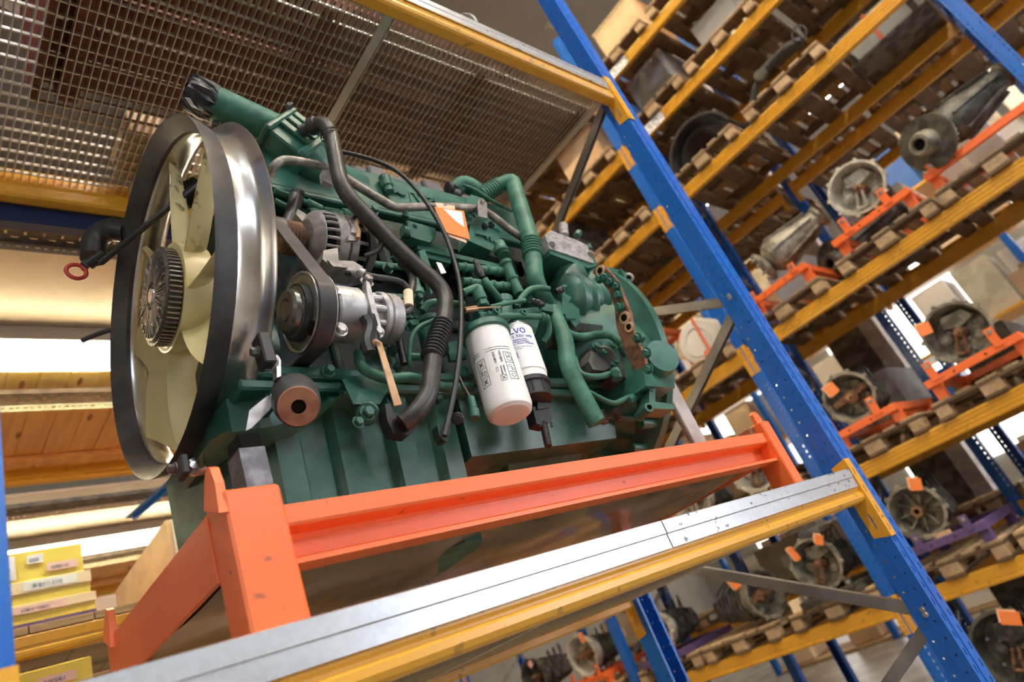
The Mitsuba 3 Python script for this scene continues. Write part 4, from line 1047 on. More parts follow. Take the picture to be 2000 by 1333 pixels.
en('black_bracket', cat(prism_px([(872, 670), (905, 662), (912, 700), (880, 705)], .19, .01), prism_px([(893, 713), (912, 718), (918, 735), (905, 736), (892, 726)], .17, .006)), 'm_green')
en('side_plate', cat(prism_px([(708, 668), (742, 664), (770, 700), (778, 735), (745, 742), (700, 725)], .20, .012)), 'm_green')
tm = meshkit.text_mesh('503. 500', .009, .0012)
tv = tm.vertices.copy()
tp = at(711, 712, .198)
tm.vertices = tp + tv[:, :1] * np.array([1, 0, .0]) + tv[:, 1:2] * np.array([0, 0, 1.0]) + tv[:, 2:3] * np.array([0, -1.0, 0])
en('cast_number', tm, 'm_green', False)
for x, y in ((765, 688), (773, 722), (640, 727), (800, 638), (759, 735), (815, 585), (806, 637), (690, 460), (756, 527), (728, 414)):
    en('block_bolt', bolt_px(x, y, .185, .011, .018), 'm_green')
en('pump_body', cat(ccyl(at(840, 640, .20), at(852, 690, .19), .034, 24), ccyl(at(836, 626, .2), at(840, 640, .2), .040, 24)), 'm_green')
en('side_rail', cat(prism_px([(815, 478), (1000, 522), (1000, 530), (815, 486)], .21, .02), prism_px([(818, 490), (830, 488), (855, 560), (842, 575)], .2, .015)), 'm_green')
en('oil_cooler_cover', cat(prism_px([(918, 440), (936, 430), (975, 450), (978, 470), (960, 490), (915, 470)], .20, .06), prism_px([(932, 450), (965, 460), (963, 465), (930, 456)], .192, .008), [ccyl(at(x, y, .195), at(x + 3, y + 6, .195), .004, 8) for x, y in ((950, 462), (958, 466), (966, 470))]), 'm_green')
en('block_tag', prism_px([(852, 512), (862, 514), (872, 533), (862, 535)], .17, .002), 'm_label', False)
for x, y in ((945, 440), (958, 437)):
    en('clip', cat(ccyl(at(x, y, .2), at(x + 4, y + 4, .19), .008, 10)), 'm_black')
hose('thin_line', [(905, 362, .26), (930, 372, .24), (965, 395, .24), (1000, 412, .25)], .25, .006, 'm_green_hose')
en('sensor_box', prism_px([(908, 398), (920, 380), (945, 388), (930, 402)], .22, .03), 'm_green')

# ---- two spin-on filters
def filter_axes(top, bot):
    d = (bot - top)
    L = np.linalg.norm(d)
    return d / L, L
f1t, f1b = at(951, 660, .105), at(998, 812, .09)
d1, L1 = filter_axes(f1t, f1b)
F1 = en('spin_on_filter', lathe([(-.004, 0), (-.004, .052), (0, .0555), (L1 - .018, .0555), (L1 - .006, .0520), (L1, .044), (L1 + .001, 0)], f1t, d1, 48), 'm_white', 25, 'long white filter canister with printed pictograms')
part(F1, 'sealing_collar', lathe([(-.024, 0), (-.024, .052), (-.018, .061), (-.002, .0615), (.002, .058), (.002, .054)], f1t, d1, 48), 'm_green', 25)
f2t, f2b = at(1001, 657, .140), at(1029, 741, .130)
d2, L2 = filter_axes(f2t, f2b)
F2 = en('spin_on_filter', lathe([(0, 0), (0, .0535), (.002, .055), (L2 - .004, .055), (L2, .0535), (L2 + .001, .052), (L2 + .022, .052), (L2 + .022, 0)], f2t, d2, 48), 'm_white', 25, 'short white filter canister with blue print')
part(F2, 'rim', lathe([(-.010, 0), (-.010, .052), (-.007, .0555), (-.002, .0565), (.001, .056), (.001, .052)], f2t, d2, 48), 'm_chrome', 25, 'bright rolled rim')
part(F2, 'adapter', lathe([(-.028, 0), (-.028, .046), (-.009, .054), (-.009, 0)], f2t, d2, 32), 'm_green', 25)
b0 = f2t + d2 * (L2 + .021)
part(F2, 'water_bowl', cat(lathe([(0, 0), (0, .053), (.012, .053), (.014, .048), (.050, .046), (.052, .036), (.055, .020), (.055, 0)], b0, d2, 40), [rbar(b0 + d2 * .012 + .0475 * (math.cos(a) * frame_to(d2)[0] + math.sin(a) * frame_to(d2)[1]), b0 + d2 * .044 + .0455 * (math.cos(a) * frame_to(d2)[0] + math.sin(a) * frame_to(d2)[1]), .004, .003) for a in np.arange(10) * math.pi / 5]), 'm_black', 30, 'black ribbed water bowl')
q = b0 + d2 * .055
part(F2, 'plug', cat(prism_px([(1040, 795), (1075, 790), (1080, 818), (1068, 832), (1048, 828)], .12, .03), prism_px([(1050, 785), (1072, 782), (1074, 796), (1050, 800)], .115, .03), cyl(at(1077, 825, .12), at(1078, 834, .12), .003, 8)), 'm_black', 25)
part(F2, 'plug_cable', corrugated(at(1061, 826, .125), at(1071, 872, .12), .0085, 16, .14, 12), 'm_black', 30)
part(F2, 'plug_cable', sweep(smooth_path(pl([(1046, 800, .13), (1042, 812, .13), (1050, 828, .125), (1060, 836, .125)], .12), 4), .003, 8), 'm_black', 30)
def decal(o, d, r, ang0, items, parent, m, name='print'):
    """items: meshes in (s, t) metres, s around the canister to the right, t up; wrapped on radius r"""
    a, b, _ = frame_to(d)
    # angle of the side that faces the viewer
    mid = (CAM - o) - d * ((CAM - o) @ d)
    mid /= np.linalg.norm(mid)
    rt = np.cross(-d, mid)
    rt = rt if rt @ np.array([1.0, 0, 0]) > 0 else -rt
    out = []
    for me in items:
        me = me.copy()
        v = me.vertices
        th_ = ang0 + v[:, 0] / r
        rr = r + .0003 + v[:, 2] * .2
        me.vertices = o - d * v[:, 1:2] + rr[:, None] * (np.cos(th_)[:, None] * mid + np.sin(th_)[:, None] * rt)
        out.append(me)
    part(parent, name, cat(out), m, False)
def tx(s, h, x, y, bold=False):
    m = meshkit.text_mesh(s, h, .002, bold)
    m.apply_translation((x, y, 0))
    return m
def ln(x0, y0, x1, y1, w=.0008):
    n = max(1, int(abs(x1 - x0) / .006))
    xs, ys = np.linspace(x0, x1, n + 1), np.linspace(y0, y1, n + 1)
    ms = []
    for i in range(n):
        d_ = np.array([xs[i + 1] - xs[i], ys[i + 1] - ys[i], 0])
        L = np.linalg.norm(d_)
        m = trimesh.creation.box((L, w, .002))
        m.apply_transform(trimesh.transformations.rotation_matrix(math.atan2(d_[1], d_[0]), (0, 0, 1)))
        m.apply_translation(((xs[i] + xs[i + 1]) / 2, (ys[i] + ys[i + 1]) / 2, .001))
        ms.append(m)
    return cat(ms)
def rect(x0, y0, x1, y1, w=.0008):
    return [ln(x0, y0, x1, y0, w), ln(x1, y0, x1, y1, w), ln(x1, y1, x0, y1, w), ln(x0, y1, x0, y0, w)]
def bars(x, y, w, h, vert=True, seed=1, n=14):
    g = np.random.default_rng(seed)
    e = np.cumsum(g.uniform(.5, 1.5, n))
    e = e / e[-1]
    ms = []
    for i in range(n):
        t = g.uniform(.25, .6) / n
        if vert:
            ms.append(box(x + w * (e[i] - t), x + w * e[i], y, y + h, 0, .002))
        else:
            ms.append(box(x, x + w, y + h * (e[i] - t), y + h * e[i], 0, .002))
    return ms
def rotated(m, x, y):
    m = m.copy()
    m.apply_transform(trimesh.transformations.rotation_matrix(-math.pi / 2, (0, 0, 1)))
    m.apply_translation((x, y, 0))
    return m
it = [ln(-.055, -.071, -.030, -.071), ln(-.055, -.078, -.030, -.078), ln(-.014, -.071, .050, -.071), ln(-.014, -.078, .050, -.078)]
it += rect(-.045, -.165, -.022, -.092) + [ln(-.045, -.117, -.022, -.117), ln(-.045, -.141, -.022, -.141)]
for cy in (-.104, -.153):
    it += [ln(-.041, cy - .007, -.027, cy + .007, .0012), ln(-.041, cy + .007, -.027, cy - .007, .0012)] + rect(-.037, cy - .004, -.031, cy + .004)
it += [ln(-.041, -.133, -.036, -.121, .0012), ln(-.041, -.121, -.036, -.133, .0012)] + rect(-.032, -.135, -.026, -.126) + [ln(-.032, -.1265, -.026, -.1265, .0014)]
it += rect(.026, -.165, .047, -.088) + [ln(.026, -.145, .047, -.145), ln(.026, -.118, .047, -.118)]
for cx, cy, rr in ((.036, -.096, .006), (.038, -.107, .007), (.034, -.128, .005), (.040, -.137, .004), (.037, -.154, .006)):
    a_ = np.linspace(0, 2 * math.pi, 13)
    it += [ln(cx + rr * math.cos(p), cy + rr * .8 * math.sin(p), cx + rr * math.cos(q_), cy + rr * .8 * math.sin(q_)) for p, q_ in zip(a_[:-1], a_[1:])]
it += rect(.004, -.167, .018, -.152) + [ln(.007, -.164, .015, -.155, .0012), ln(.007, -.155, .015, -.164, .0012)]
it += [rotated(tx('Made in', .0042, 0, 0), .016, -.126), rotated(tx('Germany', .0042, 0, 0), .009, -.126)] + rect(-.001, -.139, .004, -.130)
decal(f1t, d1, .0555, .0, it, F1, 'm_ink', 'pictogram_print')
decal(f1t, d1, .0555, .0, bars(.000, -.118, .020, .034, False, 4, 12), F1, 'm_ink', 'barcode_print')
decal(f2t, d2, .055, .0, [tx('VOLVO', .0165, -.040, -.034, True)], F2, 'm_blueink', 'blue_lettering')
it = [tx('Filter 21 380 488', .0082, -.040, -.0475), tx('Originaldelar • Genuine Parts', .0042, -.044, -.0565), tx('Originalteile • Pièces d\'origine', .0042, -.044, -.063), tx('Peças genuínas • Piezas Originales', .0042, -.044, -.0695), ln(-.04, -.078, .045, -.078, .0005), ln(-.04, -.0835, .018, -.0835, .0005)]
decal(f2t, d2, .055, .0, it + bars(-.022, -.105, .020, .012, True, 8, 12) + [tx('21380488', .0028, -.02, -.109)], F2, 'm_blueink', 'blue_print')

# ---- rear end: housing, rusty flange, air compressor, pumps
RW = -.20
hs = en('flywheel_housing', lathe([(1.06, 0), (1.06, .26), (1.10, .29), (1.20, .325), (1.265, .35), (1.285, .40), (1.29, .419), (1.32, .419), (1.325, .405), (1.325, 0)], C0 + RW * EZ, EX, 90), 'm_green', 40)
for k in range(8):
    a = math.radians(205 + k * 12)
    er = math.cos(a) * EY + math.sin(a) * EZ
    o = C0 + RW * EZ + er * .390
    part(hs, 'boss', cat(ccyl(o + 1.22 * EX, o + 1.30 * EX, .016, 16)), 'm_green')
for a in (196, 228, 250):
    a = math.radians(a)
    er = math.cos(a) * EY + math.sin(a) * EZ
    o = C0 + RW * EZ
    part(hs, 'rib', rbar(o + 1.12 * EX + er * .302, o + 1.29 * EX + er * .372, .014, .06, er), 'm_green', False)
en('rear_top_housing', cat(prism_px([(1183, 520), (1225, 532), (1236, 560), (1266, 618), (1272, 640), (1240, 640), (1222, 590), (1200, 545)], .09, .25), prism_var([(1232, 622, .09), (1272, 628, .09), (1298, 680, .07), (1318, 735, .06), (1317, 758, .06), (1262, 754, .04), (1246, 690, .05)], .25)))
for x, y in ((1228, 543), (1263, 609)):
    en('lug', cat(ccyl(at(x, y, .075), at(x, y, .12), .017, 20), ccyl(at(x, y, .0735), at(x, y, .076), .013, 20)), 'm_castalu')
    en('lug_hole', cyl(at(x, y, .0725), at(x, y, .08), .008, 14), 'm_hole')
for x0, y0, x1, y1 in ((1208, 531, 1240, 600), (1232, 565, 1262, 625), (1222, 550, 1232, 590), (1246, 590, 1255, 620)):
    en('rear_rib', rbar(at(x0, y0, .085), at(x1, y1, .085), .03, .008, (0, 0, 1)), 'm_green', False)
en('rear_dome', cat(lathe([(0, 0), (0, .055), (.03, .052), (.035, 0)], at(1285, 705, .045), (-.35, -1, 0), 32), [ccyl(at(x, y, .06), at(x + 9, y + 1, .055), .012, 14) for x, y in ((1248, 660), (1262, 692), (1262, 722))]))
en('flange_plate', cat(prism_u([(1157, 533), (1166, 520), (1178, 518), (1186, 527), (1205, 550), (1215, 575), (1229, 610), (1234, 640), (1246, 672), (1256, 690), (1262, 720), (1250, 735), (1238, 720), (1222, 690), (1204, 640), (1200, 600), (1190, 570), (1172, 545)], 1.13, .014)), 'm_rust', 30, 'rusty flange plate')
for x, y, r in ((1173, 529, .010), (1220, 621, .011), (1229, 639, .009), (1216, 640, .0)):
    if r:
        en('flange_eye', lathe([(-.003, r * .95), (-.003, r * 1.7), (.0, r * 1.8), (.002, r * .95)], atu(x, y, 1.128), EX, 20), 'm_tan')
        en('flange_hole', lathe([(-.0035, 0), (-.0035, r), (.002, r)], atu(x, y, 1.128), EX, 16), 'm_hole')
for x, y in ((1193, 551), (1208, 576), (1211, 600), (1172, 545), (1246, 661), (1264, 690), (1267, 721), (1184, 542), (1205, 560)):
    en('flange_bolt', hexbolt(atu(x, y, 1.125), -EX, .0115, .014), 'm_green')
# air compressor on the side, grey head
cf = [(1064, 460), (1072, 452), (1098, 461), (1130, 478), (1152, 489), (1160, 515), (1128, 504), (1074, 486)]
ac = en('air_compressor', prism_px([(1071, 484), (1160, 512), (1164, 520), (1150, 524), (1075, 496)], .13, .13))
part(ac, 'head', cat(prism_px(cf, .125, .13), prism_px([(1066, 458), (1076, 450), (1128, 470), (1148, 480), (1150, 490), (1100, 474)], .15, .10)), 'm_capalu', 25, 'bare grey compressor head')
part(ac, 'head_cap', cat(ccyl(at(1102, 462, .19), at(1100, 443, .19), .017, 20), lathe([(0, .017), (.012, .016), (.02, .008), (.021, 0)], at(1100, 444, .19), at(1100, 430, .19) - at(1100, 444, .19), 20)), 'm_capalu')
for x, y in ((1078, 478), (1153, 496)):
    part(ac, 'head_screw', cat(ccyl(at(x, y, .126), at(x, y, .119), .011, 18), cyl(at(x, y, .119), at(x, y, .1175), .005, 6)), 'm_capalu')
part(ac, 'sensor', cat(ccyl(at(1126, 461, .18), at(1131, 454, .18), .013, 6), ccyl(at(1149, 478, .17), at(1153, 487, .17), .009, 12)), 'm_green')
part(ac, 'bore', cat(lathe([(0, 0), (0, .050), (.03, .054), (.14, .062), (.16, .05), (.16, 0)], at(1100, 500, .19), at(1128, 600, .18) - at(1100, 500, .19), 36)), 'm_green', 40)
part(ac, 'bore', cat(lathe([(0, 0), (0, .044), (.03, .046), (.15, .058), (.17, .045), (.17, 0)], at(1138, 514, .19), at(1160, 600, .18) - at(1138, 514, .19), 36)), 'm_green', 40)
kp = [(0, 0), (0, .055), (.01, .074)]
for q_ in (.03, .085, .14, .19):
    kp += [(q_ - .016, .082), (q_ - .006, .094), (q_ + .006, .094), (q_ + .016, .082)]
part(ac, 'crankcase', lathe(kp + [(.225, .10), (.235, .112), (.25, .112), (.25, 0)], at(1092, 590, .20), EX, 48), 'm_green', 40)
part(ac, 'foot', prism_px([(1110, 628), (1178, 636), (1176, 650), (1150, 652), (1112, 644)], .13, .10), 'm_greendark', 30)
tm = meshkit.text_mesh('1007223', .010, .0012)
tv = tm.vertices
tp, tq = at(1160, 562, .118), at(1178, 592, .118)
td = (tq - tp) / np.linalg.norm(tq - tp)
tn = np.cross(td, (0, 1.0, 0))
tm.vertices = tp + tv[:, :1] * td + tv[:, 1:2] * tn * -1 + tv[:, 2:3] * np.array([0, -1.0, 0])
part(ac, 'cast_number', tm, 'm_green', False)
en('hook_plate', cat(prism_px([(1098, 556), (1106, 555), (1108, 560), (1102, 562), (1104, 574), (1116, 580), (1114, 586), (1110, 590), (1117, 592), (1132, 605), (1132, 630), (1124, 640), (1118, 632), (1098, 600)], .105, .005), prism_px([(1062, 592), (1108, 601), (1116, 610), (1108, 615), (1060, 606)], .10, .012), bbox(*at(1108, 612, .10)[[0]] - .012, *at(1108, 612, .10)[[0]] + .03, .10, .16, at(1108, 612, .1)[2] - .02, at(1108, 612, .1)[2] + .008, .003)))
en('clamp_block', prism_px([(1096, 640), (1118, 622), (1134, 628), (1136, 642), (1118, 652), (1100, 655)], .13, .08), 'm_geardark')
sp = en('steering_pump', cat(ccyl(at(1165, 702, .16), at(1178, 702, .10), .040, 28), prism_px([(1155, 684), (1162, 676), (1185, 676), (1196, 690), (1200, 705), (1196, 716), (1180, 725), (1158, 722), (1150, 706)], .10, .06)), 'm_geardark', 30, 'oily black pump')
part(sp, 'cover', prism_px([(1186, 676), (1194, 672), (1204, 676), (1212, 700), (1206, 716), (1196, 712)], .09, .05), 'm_green')
for x, y in ((1163, 678), (1178, 680), (1193, 677), (1199, 708), (1177, 690)):
    part(sp, 'screw', hexbolt(at(x, y, .095), (0, -1, 0), .010, .012), 'm_green')
part(sp, 'body', prism_px([(1205, 680), (1228, 690), (1250, 712), (1252, 735), (1225, 742), (1205, 725)], .11, .08), 'm_geardark')
part(sp, 'banjo', cat(ccyl(at(1200, 722, .09), at(1206, 742, .09), .016, 16), ccyl(at(1202, 729, .075), at(1202, 729, .1), .013, 6)), 'm_green')
en('mount_plate', cat(prism_px([(1268, 752), (1276, 748), (1318, 752), (1318, 758), (1280, 760), (1280, 785), (1318, 790), (1316, 800), (1268, 798)], .06, .05)))
for x, y in ((1272, 755), (1268, 796)):
    en('plate_eye', cat(lathe([(0, .007), (0, .014), (.06, .014)], at(x, y, .055), (.3, 1, 0), 18)), 'm_green')
    en('plate_hole', cyl(at(x, y, .054), at(x, y, .06), .0075, 12), 'm_hole')

# ---- front mount bracket, rubber mount
en('mount_bracket', prism_var([(396, 912, .30), (397, 880, .24), (412, 860, .20), (440, 845, .17), (480, 842, .15), (540, 832, .13), (610, 806, .13), (648, 784, .15), (672, 766, .17), (690, 748, .18), (722, 732, .18), (746, 734, .18), (757, 760, .17), (742, 790, .17), (706, 806, .19), (680, 818, .24), (648, 842, .30), (600, 860, .33), (556, 868, .34), (510, 868, .34), (470, 868, .34), (440, 884, .34), (420, 904, .33)], .10), 'm_green', 25)
en('bracket_block', hull([at(*q_) for q_ in ((668, 742, .17), (722, 728, .17), (748, 734, .18), (758, 762, .17), (742, 790, .16), (690, 790, .16), (668, 742, .26), (748, 734, .28), (742, 790, .26), (690, 790, .26))]), 'm_green', 25)
en('bracket_eye', cat(ccyl(at(717, 808, .165), at(717, 808, .19), .026, 24), bolt_px(717, 808, .163, .013, .014), bolt_px(699, 826, .17, .010, .012)), 'm_green')
mo = at(583, 794, .085)
ma = at(572, 768, .17) - mo
mt = en('rubber_mount', lathe([(0, .014), (0, .036), (.004, .040), (.020, .042), (.075, .046), (.095, .044), (.098, 0)], mo, ma, 36), 'm_rubber', 30, 'round black rubber engine mount')
part(mt, 'end_plate', lathe([(-.003, .013), (-.003, .036), (.002, .037), (.002, .013)], mo, ma, 36), 'm_rustface', 30, 'rusty face with a centre hole')
part(mt, 'bore', cyl(mo + ma / np.linalg.norm(ma) * .001, mo + ma / np.linalg.norm(ma) * .012, .014, 18), 'm_hole')
en('silver_arm', cat(hull([at(x, y, Y) for x, y in ((487, 802), (505, 790), (520, 775), (530, 772), (528, 800), (505, 812), (492, 836), (480, 842)) for Y in (.15, .19)])), 'm_castalu', 30)
en('silver_arm', prism_px([(528, 772), (536, 760), (542, 758), (543, 790), (533, 792)], .13, .05), 'm_castalu', 30)

# ---- dipstick and air duct at the left
dt = en('dipstick', sweep(pl([(196, 514, .52), (250, 470, .46), (330, 405, .40), (386, 360, .38)], .4), .008, 12), 'm_black', 40, 'black dipstick tube across the fan')
part(dt, 'sleeve', cat(ccyl(at(172, 518, .54), at(204, 494, .51), .0135, 14), prism_px([(158, 512), (166, 506), (176, 516), (168, 520)], .53, .02)), 'm_black')
P_ = at(149, 531, .54)
a_ = np.linspace(0, 2 * math.pi, 25)
part(dt, 'pull_ring', cat(sweep([P_ + .0205 * np.array([math.cos(t), 0, math.sin(t)]) for t in a_], .0050, 8, False), prism_px([(157, 519), (165, 512), (172, 518), (163, 526)], .535, .008)), 'm_red', 40, 'red pull ring')
en('air_duct', cat(sweep(smooth_path(pl([(182, 505, .70), (186, 470, .70), (212, 450, .68), (245, 452, .66)], .7), 6), .032, 16)), 'm_black', 40, 'black plastic duct behind the ring')
en('bellows', corrugated(at(352, 388, .44), at(390, 368, .42), .030, 8, .16, 24), 'm_black', 30)
hose('wire_lead', [(160, 666, .70), (185, 655, .68), (215, 645, .66)], .7, .006, 'm_rubber')

# ---- orange tag tied to the pipe: a thing of its own
tg = thing('hang_tag', 'orange paper tag hanging from the grey pipe in the middle of the green engine', 'tag')
part(tg, 'front_sheet', prism_px([(848, 404), (906, 412), (918, 468), (872, 454)], .152, .0010), 'm_tag', False)
part(tg, 'torn_sleeve', prism_px([(866, 408), (902, 414), (907, 444), (890, 432)], .1512, .0006), 'm_label', False, 'glossy white sleeve corner')
part(tg, 'back_sheet', prism_px([(850, 396), (866, 398), (868, 404), (874, 400), (888, 402), (890, 416), (906, 460), (912, 475), (878, 462), (872, 452)], .156, .0010), 'm_tagpale', False)
# ================================================================ the tall racks across the aisle
AX = 5.70
LV = [-.57, .40, 1.70, 3.36, 4.20, 5.04]
LN = ['lowest', 'second', 'third', 'fourth', 'fifth', 'top']
RH = .122
RZ = -math.pi / 2
ZB = [(.035, z, 1.055, z + .55) for z in np.arange(-1.4, 5.4, 1.1)] + [(1.055, z + .57, .035, z + 1.08) for z in np.arange(-1.4, 5.4, 1.1)]
FY = [4.42, 1.62, -1.15, -3.95, 7.22]
fn = ['blue upright frame of the tall rack behind the engine, left of its bay of pallets', 'blue perforated upright frame of the tall rack, just left of the near blue upright', 'big dark blue perforated upright frame at the top right corner', 'blue upright frame of the tall rack beyond the right edge of the photo', 'farthest blue upright frame of the tall rack, seen low behind the yellow beam']
for y, l in zip(FY, fn):
    k = thing('tall_rack_frame', l, 'rack frame')
    frame(k, trans(AX, y, 0, RZ), 1.09, FZ, 6.0, ZB, detail=y < 5)
BAYS = [(1.522, 'right bay of the tall rack'), (4.322, 'left bay of the tall rack, behind the engine'), (-1.248, 'bay at the right edge of the photo'), (7.122, 'farthest bay of the tall rack')]
BL = {0: 2.672, 1: 2.702, 2: 2.702, 3: 2.702}
for b, (y0, bn) in enumerate(BAYS):
    for i, z in enumerate(LV):
        if b == 3 and i > 1:
            continue
        t, A = rack_beam(f'{LN[i]} yellow front beam in the {bn}', 0, BL[b], 0, 0, M=trans(AX, y0, z - RH, RZ), ribs=i > 0, h=RH)
        if b == 0:
            if i in (0, 1, 2, 3):
                txt = '11234'[i] if i else '0'
                if i:
                    part(t, 'number_label', moved(box(.03, .115, -.0022, -.0008, .006, RH - .006), (0, 0, 0), M=A), 'm_labelyellow', False, 'yellow number label')
                    m = meshkit.text_mesh(str(i), .075, .001, False)
                    v = m.vertices - [m.bounds[0][0], 0, 0]
                    m.vertices = np.stack([.055 + v[:, 0], -.0024 - v[:, 2], .022 + v[:, 1]], -1)
                    part(t + '__number_label', 'digit', moved(m, M=A), 'm_ink', False)
            else:
                sx = .155 if i == 4 else .16
                part(t, 'code_plate', moved(box(sx, sx + .36, -.0022, -.0008, .004, RH - .004), M=A), 'm_label', False, 'white plate with the rack number')
                m = meshkit.text_mesh('8304' if i == 4 else '8303', .072, .001, False)
                v = m.vertices
                m.vertices = np.stack([sx + .05 + v[:, 0] * 1.35, -.0024 - v[:, 2], .022 + v[:, 1]], -1)
                part(t + '__code_plate', 'digits', moved(m, M=A), 'm_plastic_grey', False)
        rack_beam(f'{LN[i]} yellow rear beam in the {bn}', 0, BL[b], 0, 0, M=trans(AX + 1.09, y0 - BL[b], z - RH, -RZ), ribs=i > 0, h=RH)
# ---------------------------------------------------------------- pallets
def pallet_parts():
    ps = []
    for y, w in ((-.3275, .145), (-.168, .10), (0, .145), (.168, .10), (.3275, .145)):
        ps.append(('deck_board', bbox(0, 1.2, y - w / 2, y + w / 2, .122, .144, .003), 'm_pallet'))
    for x in (0, .5275, 1.055):
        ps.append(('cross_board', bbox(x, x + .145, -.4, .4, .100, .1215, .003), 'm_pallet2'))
        for y, w in ((-.35, .10), (0, .145), (.35, .10)):
            ps.append(('block', bbox(x, x + .145, y - w / 2, y + w / 2, .0225, .0995, .004), 'm_pallet'))
    for y, w in ((-.35, .10), (0, .145), (.35, .10)):
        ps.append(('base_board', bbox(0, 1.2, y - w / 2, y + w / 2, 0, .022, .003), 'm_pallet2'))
    return ps
_pal = None
def pallet(y, z, label, x=AX - .035, group=None):
    global _pal
    if _pal is None:
        _pal = [(n, mikit.ply(m, q)) for n, m, q in pallet_parts()]
    t = thing('wooden_pallet', label, 'pallet', group)
    for n, d in _pal:
        scene[pkey(t, n)] = {**d, 'to_world': T().translate([x, y, z + .0015])}
    return t
pos = ['left', 'middle', 'right']
BSH = ['bay right of the blue upright', 'bay behind the engine', 'bay at the right edge', 'farthest bay']
PY = {(0, 0): [1.06, .18, -.70], (0, 1): [1.04, .13, -.72], (0, 2): [1.06, .10, -.74], (0, 3): [.93, .0], (0, 4): [1.06, .18, -.70], (0, 5): [1.06, .18, -.70],
      (1, 0): [1.98 + .05, 3.0, 3.86], (1, 1): [2.1, 2.95, 3.83], (1, 2): [2.02, 2.93, 3.83], (1, 3): [2.06, 2.93, 3.82], (1, 4): [2.05, 2.93, 3.80], (1, 5): [2.05, 2.93, 3.80],
      (2, 2): [-1.72], (2, 3): [-1.72, -2.6], (2, 4): [-1.72], (2, 5): [-1.72], (3, 0): [4.92, 5.80]}
for (b, i), ys in PY.items():
    for j, y in enumerate(ys):
        w = pos[j] if b != 1 else pos[2 - j]
        pallet(y, LV[i], f'wooden pallet on the {LN[i]} level, {w} place, {BSH[b]}')
for y, w in ((1.05, 'below the dark gearbox at the lower right'), (2.1, 'below the lowest beam, behind the grey strut'), (3.1, 'far down behind the blue upright foot')):
    pallet(y, FZ, f'wooden floor pallet, {w}', AX + .02)

